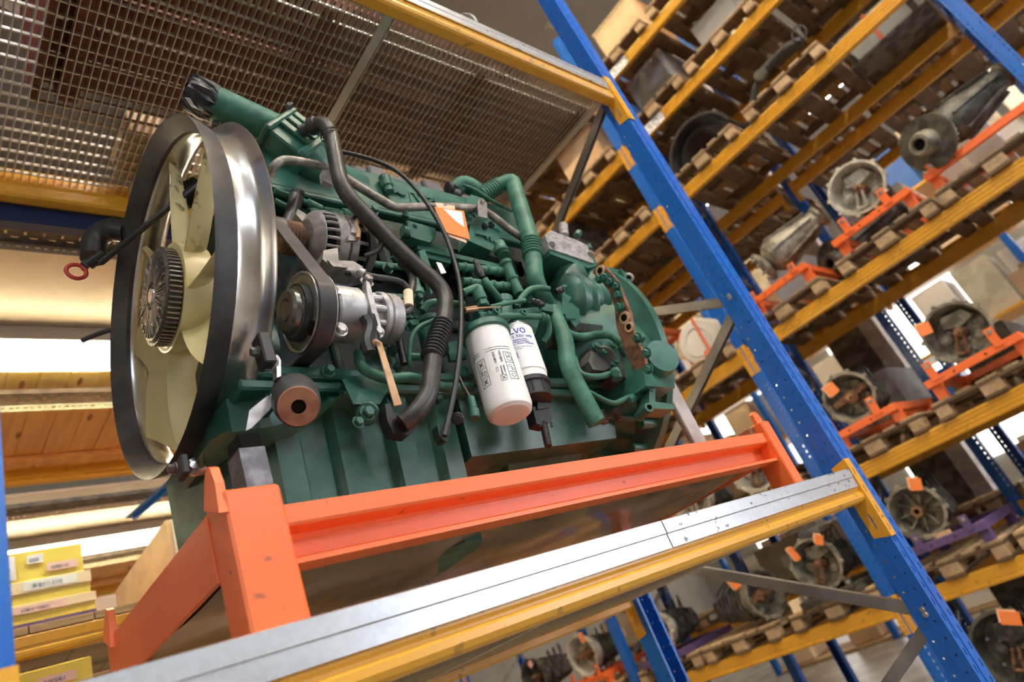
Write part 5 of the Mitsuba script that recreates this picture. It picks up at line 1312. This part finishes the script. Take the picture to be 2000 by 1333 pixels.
# ---------------------------------------------------------------- gearboxes, axle parts
def rod(a, b, r, n=10):
    return sweep([a, b], r, n)
def gearbox(label, Y, Z, R=.21, x=AX - .02, m='m_gear', body='m_geardark', style=0, seed=0, axis=(1, 0, 0), length=.62, shaft=True):
    """bell housing open towards -axis, with the gear case behind it"""
    t = thing('gearbox', label, 'gearbox')
    g = np.random.default_rng(seed)
    o = np.array([x, Y, Z])
    d = np.asarray(axis, float) / np.linalg.norm(axis)
    s = np.cross((0, 0, 1.0), d)
    u = np.cross(d, s)
    def P(a, y, z):
        return o + d * a + s * y + u * z
    lobe = []
    part(t, 'bell_housing', cat(lathe([(0, R - .022), (0, R), (.016, R), (.020, R - .012), (.10, R - .025), (.17, R - .05), (.17, 0), (.155, 0), (.155, R - .065), (.09, R - .04), (.014, R - .024), (0, R - .022)], o, d, 40)), m, 30)
    for k in range(10):
        a = 2 * math.pi * k / 10 + .2
        part(t, 'flange_lug', cat(ccyl(P(.0, (R + .004) * math.cos(a), (R + .004) * math.sin(a)), P(.02, (R + .004) * math.cos(a), (R + .004) * math.sin(a)), .017, 12)), m, 30)
    # casting details inside the bell
    blobs = []
    if style in (0, 1):
        part(t, 'oil_cover', cat(hull([P(a, y, z) for a in (.07, .15) for y, z in ((-.13 * R / .21, .06), (-.10, .13 * R / .21), (.05, .14 * R / .21), (.07, .07), (-.02, .03))])), 'm_gearlight' if m == 'm_gearlight' else m, 25)
        for k in range(5):
            part(t, 'cover_rib', rod(P(.066, -.09 + .032 * k, .06 + .004 * k), P(.066, -.08 + .032 * k, .12), .006, 6), m, 30)
        for y, z, r_ in ((.10, .0, .040), (-.09, -.07, .034), (.03, -.11, .028)):
            part(t, 'bearing_cap', cat(ccyl(P(.10, y, z), P(.16, y, z), r_, 20), ccyl(P(.09, y, z), P(.105, y, z), r_ * .55, 14)), m, 30)
        for k in range(14):
            a, rr = g.uniform(0, 6.28), g.uniform(.03, R - .08)
            part(t, 'cap_screw', hexbolt(P(.145, rr * math.cos(a), rr * math.sin(a)), -d, .009, .03), 'm_castalu', 30)
        part(t, 'release_fork', cat(rod(P(.05, -.02, 0), P(.07, .03, -.15), .012), rod(P(.05, .02, 0), P(.07, .09, -.13), .012), rod(P(.07, .03, -.15), P(.07, .09, -.13), .012)), 'm_rust' if style == 1 else m, 30)
    elif style == 2:
        part(t, 'release_arm', cat(rbar(P(.05, -R * .75, .03), P(.05, R * .75, -.01), .018, .045, u), ccyl(P(.04, 0, 0), P(.07, 0, 0), .055, 24)), 'm_rust', 30, 'rust brown release arm')
        for k in range(8):
            a = 2 * math.pi * k / 8
            part(t, 'web', rbar(P(.15, .06 * math.cos(a), .06 * math.sin(a)), P(.14, (R - .06) * math.cos(a), (R - .06) * math.sin(a)), .010, .03, -d), m, 30)
        for k in range(8):
            a, rr = g.uniform(0, 6.28), g.uniform(.05, R - .09)
            part(t, 'boss', ccyl(P(.12, rr * math.cos(a), rr * math.sin(a)), P(.16, rr * math.cos(a), rr * math.sin(a)), g.uniform(.014, .03), 14), m, 30)
    else:
        for k in range(9):
            a = 2 * math.pi * k / 9
            part(t, 'web', rbar(P(.13, .05 * math.cos(a), .05 * math.sin(a)), P(.10, (R - .045) * math.cos(a), (R - .045) * math.sin(a)), .009, .04, -d), m, 30)
    if shaft:
        part(t, 'input_shaft', cat(lathe([(-.02, 0), (-.02, .016), (.03, .018), (.03, .030), (.06, .034), (.09, .05), (.16, .052), (.16, 0)], o, d, 22)) if style != 3 else lathe([(.02, .020), (.02, .040), (.05, .042), (.09, .05), (.16, .05)], o, d, 30), 'm_bronze' if style in (2, 3) else 'm_rust', 30)
    part(t, 'gear_case', cat(hull([P(a, y, z) for a, q in ((.165, 1.0), (.30, .86), (length, .66)) for y, z in ((-.15 * q, -.10 * q), (-.12 * q, .12 * q), (.0, .155 * q), (.13 * q, .12 * q), (.16 * q, -.04 * q), (.10 * q, -.16 * q), (-.08 * q, -.16 * q))])), body, 25)
    for k in range(6):
        a = .20 + (length - .24) * k / 6
        q = 1.02 - .32 * k / 6
        ring_ = [P(a, y * q, z * q) for y, z in ((-.155, -.10), (-.125, .12), (.0, .16), (.135, .12), (.165, -.04), (.10, -.165), (-.08, -.165), (-.155, -.10))]
        part(t, 'case_rib', sweep(ring_, .009, 6), body, 30)
    part(t, 'end_flange', cat(ccyl(P(length, 0, 0), P(length + .05, 0, 0), .07, 24), ccyl(P(length + .05, 0, 0), P(length + .06, 0, 0), .05, 20)), body, 30)
    for k in range(3):
        a = .22 + .1 * k
        part(t, 'hose', sweep(smooth_path([P(a, -.12, .10), P(a + .03, -.10, .19 + .02 * k), P(a + .12, -.02, .20), P(a + .2, .06, .13)], 4), .009, 8), 'm_black', 30)
    return t, P
def tag_on(label, p, w=.075, h=.10, tilt=.0, m='m_tag'):
    t = thing('hang_tag', label, 'tag')
    x, y, z = p
    a = np.array([0, -math.cos(tilt), math.sin(tilt)])
    b = np.array([0, math.sin(tilt), math.cos(tilt)])
    part(t, 'sheet', slab(sbox(-w / 2, -h / 2, w / 2, h / 2), p, a, b, (-.0012, 0, 0)), m, False)
    part(t, 'back_sheet', slab(sbox(-w / 2 - .012, -h / 2 + .012, w / 2 - .02, h / 2 + .012), np.add(p, (.002, 0, 0)), a, b, (-.0012, 0, 0)), 'm_tagpale' if m == 'm_tag' else 'm_tag', False)
    return t
def cradle(label, Y, zb, zt, half=.32, m='m_orange', tabs=(.13, -.15), th=.13, x=AX - .05, depth=.85):
    """stand of welded bars: front bar with two upright tabs, side bars and feet"""
    t = thing('gearbox_stand', label, 'stand')
    h = .058
    part(t, 'front_bar', bbox(x - .024, x + .014, Y - half, Y + half, zt - h, zt, .003), m, False)
    for s in (-1, 1):
        y = Y + s * (half - .045)
        part(t, 'side_bar', cat(box(x + .015, x + depth, y - .035, y + .035, zt - h, zt - h + .004), box(x + .015, x + depth, y - .035, y - .031, zt - h, zt), box(x + .015, x + depth, y + .031, y + .035, zt - h, zt), box(x + .015, x + depth, y - .035, y + .035, zt - .004, zt)), m, False)
        for xx in (x + .02, x + depth - .09):
            part(t, 'foot', cat(box(xx, xx + .07, y - .035, y + .035, zb, zt - h), box(xx, xx + .07, y - .035, y - .031, zb, zt - h)), m, False)
    part(t, 'rear_bar', bbox(x + depth, x + depth + .04, Y - half, Y + half, zt - h, zt, .003), m, False)
    for y in tabs:
        part(t, 'tab', bbox(x - .032, x - .025, Y + y - .030, Y + y + .030, zt - .03, zt + th, .002), m, False)
        part(t, 'tab_bolt', hexbolt((x - .032, Y + y, zt + th - .03), (-1, 0, 0), .013, .012), 'm_steel', 30)
        part(t, 'bar_hole', cyl((x - .0255, Y + y * .5, zt - .03), (x - .022, Y + y * .5, zt - .03), .008, 10), 'm_hole')
    return t
PT = .146
# third level: light bell housing, ring gear axle, grey axle
gearbox('light alloy gearbox with an open round bell, upper right, on an orange stand', .04, 2.255, .222, m='m_gearlight', style=0, seed=1)
cradle('orange stand under the light alloy gearbox on the third level', .09, LV[2] + PT, 1.995, .33, tabs=(.17, -.17), th=.11)
carton_big = thing('wrapped_carton', 'film wrapped pale carton behind the light alloy gearbox', 'carton')
cb = atx(1700, 330, 6.36)
part(carton_big, 'box', bbox(6.36, 6.80, -.86, -.30, LV[2] + PT, 2.62, .01), 'm_film', False)
part(carton_big, 'tape', box(6.358, 6.36, -.60, -.55, LV[2] + PT, 2.62), 'm_tape', False)
def axle(label, Y, Z, x=AX + .02, seed=0, m='m_geardark', gear=True, d=(0, 0, 0)):
    t = thing('axle_differential', label, 'axle part')
    o = np.array([x, Y, Z])
    ax = np.array([.35, -.9, .25])
    ax /= np.linalg.norm(ax)
    part(t, 'pinion_housing', lathe([(-.05, 0), (-.05, .10), (.0, .15), (.06, .165), (.16, .15), (.30, .11), (.48, .085), (.50, .10), (.53, .10), (.53, 0)], o, ax, 36), m, 30)
    for k in range(7):
        a = 2 * math.pi * k / 7
        e1, e2, _ = frame_to(ax)
        er = math.cos(a) * e1 + math.sin(a) * e2
        part(t, 'rib', rbar(o + ax * .04 + er * .170, o + ax * .44 + er * .105, .014, .034, er), m, 30)
    if gear:
        gx = np.array([-.86, .35, -.1])
        gx /= np.linalg.norm(gx)
        c = o + np.array([-.13, .13, -.05])
        part(t, 'ring_gear', lathe([(0, .09), (0, .17), (.03, .205), (.05, .205), (.05, .09), (0, .09)], c - gx * .03, gx, 48), m, 30)
        e1, e2, _ = frame_to(gx)
        for k in range(36):
            a = 2 * math.pi * k / 36
            p = c - gx * .03
            r0 = math.cos(a) * e1 + math.sin(a) * e2
            r1 = math.cos(a + .18) * e1 + math.sin(a + .18) * e2
            part(t, 'tooth', rbar(p + r0 * .155 + gx * -.004, p + r1 * .20 + gx * .024, .012, .018, gx), 'm_gear', False)
        part(t, 'carrier', lathe([(0, .0), (0, .10), (.06, .095), (.10, .075), (.10, .045), (.085, .045), (.085, .0)], c + gx * .015, gx, 36), 'm_gear', 30)
        part(t, 'bore', cyl(c + gx * .10, c + gx * .102, .043, 24), 'm_hole')
        part(t, 'ring', lathe([(.095, .05), (.095, .072), (.115, .072), (.115, .05), (.095, .05)], c + gx * .015, gx, 36), 'm_gear', 30)
    else:
        part(t, 'drive_flange', lathe([(-.12, 0), (-.12, .15), (-.10, .155), (-.09, .15), (-.06, .10), (-.05, 0)], o, ax, 30), m, 30)
        for k in range(10):
            a = 2 * math.pi * k / 10
            e1, e2, _ = frame_to(ax)
            part(t, 'stud', rod(o + ax * -.15 + .125 * (math.cos(a) * e1 + math.sin(a) * e2), o - ax * .09 + .125 * (math.cos(a) * e1 + math.sin(a) * e2), .008, 6), 'm_steel')
    return t
axle('black axle head with a toothed ring gear, upper right, behind an orange rail', -.66, 2.20)
cradle('long orange stand under the ring gear axle at the right edge', -.74, LV[2] + PT, 1.985, .38, tabs=(.30,), th=.05, depth=.58)
axle('grey ribbed axle head right of the near blue upright, on an orange stand', .93, 2.26, AX + .12, m='m_gear', gear=False)
axle('small dark axle head with a toothed ring behind the grey ribbed one', .50, 2.12, AX + .78)
cradle('orange stand with a sloping top under the grey ribbed axle head', .98, LV[2] + PT, 2.0, .30, tabs=(.22, -.20), th=.06)
# second level
gearbox('dirty gearbox with an open round bell and an orange tag, right edge, middle height', .10, .905, .225, m='m_gear', style=1, seed=3)
cradle('orange stand under the dirty gearbox at the right edge', .13, LV[1] + PT, .702, .34, tabs=(.25, -.20), th=.115)
tag_on('orange tag on the rim of the dirty gearbox at the right edge', (AX - .03, .255, 1.035), .09, .09, -.15)
gearbox('smaller gearbox with a bronze shaft, next to the near blue upright, middle height', 1.0, .885, .205, m='m_gear', style=2, seed=4)
cradle('orange stand under the smaller gearbox beside the near blue upright', 1.0, LV[1] + PT, .682, .28, tabs=(.23, -.14), th=.12)
tag_on('pale orange tag on the smaller gearbox beside the near blue upright', (AX - .03, 1.075, 1.0), .09, .10, .2)
gearbox('bright alloy gearbox seen under the orange cradle, left bay', 2.78, .775, .215, m='m_gearlight', style=0, seed=5)
gearbox('alloy gearbox seen between the cradle leg and the near blue upright', 2.06, .77, .215, m='m_gearlight', style=1, seed=6)
cartn = [(-.245, 1.05, .17, .16), (-.43, 1.05, .17, .16)]
for k, (y, z, w, h) in enumerate(((-.30, .546, .30, .62), (-.62, .546, .28, .58))):
    t = thing('cardboard_box', ['brown cardboard box behind the dirty gearbox, right edge', 'second brown cardboard box, at the very right edge'][k], 'carton')
    part(t, 'box', bbox(6.25, 6.7, y - w, y, z, z + h, .004), 'm_carton', False)
    part(t, 'label', box(6.247, 6.2495, y - w * .8, y - w * .4, z + h * .3, z + h * .55), 'm_label', False)
# lowest level
gearbox('gearbox with a ribbed bell and round middle hole, on a purple stand', 1.05, -.072, .205, m='m_gear', style=3, seed=7)
cradle('purple stand under the ribbed bell gearbox', 1.0, LV[0] + PT, -.285, .32, m='m_purple', tabs=(.14, -.22), th=.08)
tag_on('orange tag on top of the ribbed bell gearbox', (AX - .03, .935, .10), .085, .09, -.35)
single('notice_plate', box(AX - .058, AX - .054, .90, 1.02, -.335, -.255), 'm_tan', 'small tan plate on the purple stand', 'plate')
gearbox('gearbox with a dirty bell and two orange tags, left of the near blue upright', 1.975, -.140, .215, m='m_gear', style=1, seed=8)
tag_on('orange tag at the left of the dirty bell between the struts', (AX - .03, 2.09, .0), .055, .12, .25)
tag_on('orange tag at the top right of the dirty bell between the struts', (AX - .03, 1.83, .02), .07, .08, -.5)
cradle('dark stand under the dirty bell gearbox between the struts', 1.97, LV[0] + PT, -.36, .28, m='m_geardark', tabs=(.2, -.2), th=.05)
gearbox('gearbox lying on its side with its bell to the right, under the grey strut', 2.60, -.20, .21, x=AX + .12, m='m_gear', style=2, seed=9, axis=(.35, .94, 0), length=.70)
tag_on('orange tag hanging over the gearbox lying on its side', (AX + .0, 2.75, -.02), .12, .10, .3)
single('wood_block', bbox(AX - .0, AX + .1, 2.28, 2.38, LV[0] + PT + .002, LV[0] + PT + .10, .004), 'm_carton_pale', 'small pale wood block on the pallet between two gearboxes', 'wood block')
gearbox('gearbox with a pale rim partly hidden behind the lower blue upright', 3.84, -.15, .205, m='m_gearlight', style=1, seed=10)
cradle('purple stand behind the lower blue upright', 3.86, LV[0] + PT, -.36, .28, m='m_purple', tabs=(.2, -.2), th=.06)
gearbox('pale bell gearbox on an orange stand under the long yellow beam', 4.92, -.085, .215, m='m_gearlight', style=2, seed=11)
cradle('orange stand under the pale bell gearbox, below the yellow beam', 4.92, LV[0] + PT, -.30, .28, tabs=(.2, -.2), th=.09)
tag_on('orange tag on the pale bell gearbox below the yellow beam', (AX - .03, 4.80, .08), .06, .10, 0)
gearbox('dark gearbox left of the pale bell, at the bottom edge of the photo', 5.80, -.09, .205, m='m_geardark', style=1, seed=12)
tag_on('pink tag on the dark gearbox at the bottom edge', (AX - .03, 5.75, .05), .07, .06, .4, 'm_pinklabel')
gearbox('big dark gearbox at the bottom right corner', 1.02, -1.095, .265, x=AX + .02, m='m_geardark', style=1, seed=13, shaft=False)
cradle('dark stand under the big gearbox in the bottom right corner', 1.02, FZ + PT, -1.37, .3, m='m_geardark', tabs=(.2, -.2), th=.04)
tag_on('orange tag on top of the big dark gearbox, bottom right corner', (AX - .04, .90, -.90), .12, .09, -.35)
# springs lying on the floor pallets
for k in range(9):
    y, x_ = 1.75 + .17 * k, AX + .12 + .05 * (k % 3)
    pts = [np.array([x_ + .055 * math.cos(t), y + .022 * t / 3.1, FZ + PT + .068 + .055 * math.sin(t)]) for t in np.linspace(0, 6.28 * 5, 61)]
    single('coil_spring', sweep(pts, .011, 7), 'm_black', 'black steel coil spring in a row on the floor pallets, bottom of the photo', 'spring', 'black coil springs on the floor pallets', 40)
tag_on('orange tag lying among the black coil springs', (AX - .02, 2.25, FZ + .36), .10, .07, .5)
# third level, left bay: white tank with orange straps, green engine part, carton
tk = thing('white_tank', 'round white plastic tank with orange straps behind the flywheel end', 'tank')
tko = np.array([5.86, 1.98, 2.07])
part(tk, 'shell', lathe([(0, 0), (0, .16), (.01, .21), (.03, .232), (.22, .235), (.26, .22), (.28, .17), (.28, 0)], tko, (1, 0, 0), 44), 'm_tank', 30)
part(tk, 'bead', lathe([(-.004, .13), (-.008, .14), (-.004, .15), (.0, .14)], tko, (1, 0, 0), 44), 'm_tank', 30)
st = thing('orange_strap', 'orange tie straps round the white tank', 'strap')
part(st, 'band', cat(box(5.845, 5.853, 1.90, 1.925, 1.86, 2.30), box(5.845, 5.853, 1.80, 2.18, 1.862, 1.885)), 'm_strap', False)
part(st, 'buckle', bbox(5.83, 5.852, 1.89, 1.97, 1.875, 1.94, .004), 'm_strap', False)
gp = thing('engine_block', 'green engine block far behind, between two yellow beams', 'machine part')
gq = atx(1290, 478, 7.3)
part(gp, 'block', bbox(7.25, 7.8, gq[1] - .28, gq[1] + .26, 3.30 + PT + .002, gq[2] + .06, .02), 'm_green', 30)
part(gp, 'wheel', lathe([(0, .05), (0, .14), (.03, .15), (.05, .14), (.05, .05), (0, .05)], (7.24, gq[1] + .08, gq[2] + .05), (-1, 0, 0), 32), 'm_geardark', 30)
single('blue_strap', bbox(7.20, 7.225, gq[1] + .26, gq[1] + .32, 3.30 + PT + .002, gq[2] + .02, .004), 'm_blue', 'bright blue strip hanging in front of the green block behind', 'strap')
of_ = atx(1265, 535, 6.0)
cradle('orange frame far behind, left of the tall blue upright', 2.72, LV[2] + PT, of_[2] - .45, .22, tabs=(.1,), th=.05, x=5.88)
cl_ = thing('cardboard_box', 'open brown box lying far behind, above the flywheel end', 'carton')
part(cl_, 'box', bbox(6.0, 6.5, 2.60, 3.2, of_[2] - .40, of_[2] - .1, .004), 'm_carton', False)
# fourth level: mud guards, canvas box, black arm
def mudguard(label, Y, Z, R, x, w=.5, a0=.1, a1=3.0):
    t = thing('mudguard', label, 'mudguard')
    def arc(r0, r1):
        pts = [(r0 * math.cos(a), r0 * math.sin(a)) for a in np.linspace(a0, a1, 28)] + [(r1 * math.cos(a), r1 * math.sin(a)) for a in np.linspace(a1, a0, 28)]
        return Polygon(pts)
    part(t, 'shell', slab(arc(R, R - .012), (x, Y, Z), (0, 1, 0), (0, 0, 1), (w, 0, 0)), 'm_rubber', 30)
    part(t, 'edge_bead', slab(arc(R + .012, R - .02), (x - .012, Y, Z), (0, 1, 0), (0, 0, 1), (.02, 0, 0)), 'm_black', 30)
    return t
mudguard('black curved mudguard on the fourth level beside the near blue upright', .88, LV[3] + PT + .01, .36, AX + .02)
mudguard('grey inner mudguard nested in the black one on the fourth level', .88, LV[3] + PT + .01, .27, AX + .10, .4)
ar = thing('plastic_fairing', 'black curved plastic fairing on a pallet, top of the photo', 'vehicle part')
part(ar, 'panel', sweep(smooth_path([(AX + .05, .30, 3.53), (AX + .05, .16, 3.66), (AX + .08, .0, 3.72), (AX + .10, -.18, 3.72), (AX + .12, -.30, 3.68)], 6), [.03] * 8 + [.05] * 9 + [.06] * 8, 10), 'm_black', 40)
part(ar, 'mirror', ccyl((AX + .0, .10, 3.67), (AX + .05, .10, 3.67), .06, 24), 'm_geardark')
part(ar, 'wire_loop', sweep([(AX + .05, -.33 + .06 * math.cos(t), 3.72 + .07 * math.sin(t)) for t in np.linspace(0, 6.28, 22)], .008, 8, False), 'm_black')
cvx = thing('canvas_box', 'beige covered box with an orange strap on the fourth level, top right', 'box')
part(cvx, 'cover', bbox(6.25, 6.72, -1.10, -.44, LV[3] + .02, LV[3] + .36, .03), 'm_canvas', False)
part(cvx, 'strap', bbox(6.244, 6.25, -.74, -.705, LV[3] + .02, LV[3] + .362, .002), 'm_strap', False, 'orange strap')
part(cvx, 'base_board', bbox(6.2, 6.80, -1.12, -.42, LV[3] + .002, LV[3] + .019, .003), 'm_geardark', False)
for y_ in (-1.05, -.50):
    part(cvx, 'bearer', bbox(5.72, 6.20, y_, y_ + .05, LV[3] + .002, LV[3] + .02, .002), 'm_geardark', False)
# fifth level: grey panels, seats
for k, (y, h_, m_, l_) in enumerate(((1.02, .66, 'm_plastic_grey', 'tall grey cabinet panel on the fifth level behind the near blue upright'), (.15, .5, 'm_canvas', 'pale grey folded cover on the fifth level, top of the photo'), (-.62, .42, 'm_geardark', 'dark machine housing on the fifth level, top edge'))):
    t = thing('cabinet_panel', l_, 'cabinet')
    part(t, 'panel', bbox(6.0, 6.6, y - .26, y + .26, LV[4] + PT, LV[4] + PT + h_, .01), m_, False)
    part(t, 'trim', bbox(5.992, 6.0, y - .26, y - .20, LV[4] + PT, LV[4] + PT + h_, .002), 'm_mdf', False)
sq = thing('vehicle_seat', 'black folding seat frame on the fifth level beside the near blue upright', 'vehicle part')
part(sq, 'back', hull([(AX + .0, 1.18, LV[4] + PT + .01), (AX + .12, 1.18, LV[4] + PT + .01), (AX + .0, .98, LV[4] + PT + .36), (AX + .1, .98, LV[4] + PT + .36), (AX, 1.05, LV[4] + PT + .01), (AX, .90, LV[4] + PT + .34)]), 'm_black', False)
part(sq, 'cushion', hull([(AX + a, y, LV[4] + PT + z) for a in (.0, .3) for y, z in ((1.05, .01), (.72, .01), (.74, .10), (1.0, .12))]), 'm_black', False)
for (b, i, y, h_, m_, l_) in ((0, 5, .95, .5, 'm_carton', 'brown carton on the top level beside the near blue upright'), (0, 5, .1, .62, 'm_label', 'white carton on the top level at the top edge'), (1, 3, 2.9, .6, 'm_geardark', 'dark machine casing on the fourth level of the left bay'), (1, 4, 2.1, .55, 'm_carton', 'brown carton on the fifth level of the left bay'), (1, 2, 3.75, .5, 'm_canvas', 'beige cover on the third level of the left bay'), (1, 5, 2.8, .5, 'm_carton', 'brown carton on the top level of the left bay'),
                              (2, 3, -1.75, .5, 'm_geardark', 'dark crate on the fourth level at the top right corner')):
    t = thing('stored_box', l_, 'carton')
    part(t, 'box', bbox(5.85, 6.5, y - .28, y + .28, LV[i] + PT, LV[i] + PT + h_, .008), m_, False)
    part(t, 'lid', bbox(5.845, 6.505, y - .285, y + .285, LV[i] + PT + h_, LV[i] + PT + h_ + .03, .005), m_, False)

OR = ['first', 'second', 'third', 'fourth', 'fifth', 'sixth', 'seventh', 'eighth', 'ninth', 'tenth', 'eleventh', 'twelfth', 'thirteenth', 'fourteenth']
# ================================================================ second row of racks behind, hall column, boxes beyond
BX = 7.06
for k, y in enumerate((.83, 3.55, -1.95, 6.25)):
    t = thing('rear_rack_frame', ['dark blue upright frame behind the light alloy gearbox', 'blue upright frame deep behind the engine', 'blue upright frame deep at the right edge', 'blue upright frame deep at the bottom of the photo'][k], 'rack frame')
    frame(t, trans(BX, y, 0, RZ), 1.05, FZ, 6.0, [], detail=k == 0)
BV = [-.35, .62, 2.08, 3.30, 4.45]
for b, (y0, L) in enumerate(((.73, 2.58), (3.45, 2.52), (6.15, 2.5))):
    for i, z in enumerate(BV):
        rack_beam(f'yellow beam of the rear rack, {LN[i]} level, {["right", "middle", "left"][b]} bay', 0, L, 0, 0, M=trans(BX, y0, z - RH, RZ), ribs=False, h=RH)
        rack_beam(f'yellow far beam of the rear rack, {LN[i]} level, {["right", "middle", "left"][b]} bay', 0, L, 0, 0, M=trans(BX + 1.05, y0 - L, z - RH, -RZ), ribs=False, h=RH)
g = np.random.default_rng(11)
names_b = ['m_carton', 'm_label', 'm_carton_pale', 'm_geardark', 'm_canvas', 'm_film', 'm_carton', 'm_plastic_grey']
n_ = 0
for b, ys in enumerate(((.25, -.62, -1.42), (3.0, 2.15, 1.30), (5.6, 4.7))):
    for i, z in enumerate(BV):
        for j, y in enumerate(ys):
            pallet(y, z, f'pallet deep in the rear rack, {LN[i]} level, {["right", "middle", "left"][b]} bay, {["first", "second", "third"][j]} from the right', BX - .02)
            if (i + j + b) % 4 != 3 and not (b == 1 and i == 3 and j in (1, 2)):
                m_ = names_b[n_ % 8]
                n_ += 1
                h_ = g.uniform(.25, .62)
                w_ = g.uniform(.20, .36)
                t = thing('stored_carton', f'{ {"m_carton": "brown", "m_label": "white", "m_carton_pale": "pale", "m_geardark": "dark", "m_canvas": "beige", "m_film": "film wrapped", "m_plastic_grey": "grey"}[m_]} box in the rear rack, {LN[i]} level, {["right", "middle", "left"][b]} bay, {["first", "second", "third"][j]} from the right', 'carton')
                part(t, 'box', bbox(BX + .06, BX + .95, y - w_, y + w_, z + PT + .002, z + PT + h_, .006), m_, False)
                part(t, 'label', box(BX + .056, BX + .0595, y - w_ * .4, y + w_ * .1, z + PT + h_ * .3, z + PT + h_ * .6), 'm_label', False)
ca, cb2 = atx(1518, 395, 8.45), atx(1745, 705, 8.45)
cy = (ca[1] + cb2[1]) / 2
struct('trim_1', box(8.45, 8.75, cy - .09, cy + .09, FZ, CZ), 'm_greypost', label='grey hall column behind the racks')
struct('trim_2', box(8.44, 8.80, cy + .095, cy + .50, FZ, 4.4), 'm_geardark', label='dark cabinet wall beside the hall column')
g = np.random.default_rng(5)
for k in range(14):
    y, z0 = -2.2 + .62 * k, FZ
    for i in range(6):
        if g.uniform() < .72:
            h_ = g.uniform(.5, 1.0)
            m_ = ['m_label', 'm_carton', 'm_carton_pale', 'm_blue', 'm_canvas', 'm_tank'][int(g.integers(0, 6))]
            t = thing('far_box', f'{ {"m_label": "white", "m_carton": "brown", "m_carton_pale": "pale", "m_blue": "blue", "m_canvas": "beige", "m_tank": "cream"}[m_]} box, {OR[i]} far shelf from the floor, {OR[k]} stack from the right', 'box')
            part(t, 'body', bbox(11.6, 12.3, y, y + .5, z0 + 1.12 * i + .06, z0 + 1.12 * i + .06 + h_, .01), m_, False)
        if k == 0:
            single('far_shelf', bbox(11.5, 12.4, -2.3, 6.6, FZ + 1.12 * i, FZ + 1.12 * i + .05, .006), 'm_yellow' if i else 'm_pallet', f'long far shelf beyond the racks, {OR[i]} from the floor', 'shelf')
for k in range(5):
    single('far_post', bbox(11.46, 11.56, -2.3 + 2.2 * k, -2.2 + 2.2 * k, FZ, 5.2, .004), 'm_blue', f'blue post of the far shelves, {OR[k]} from the right', 'rack post')
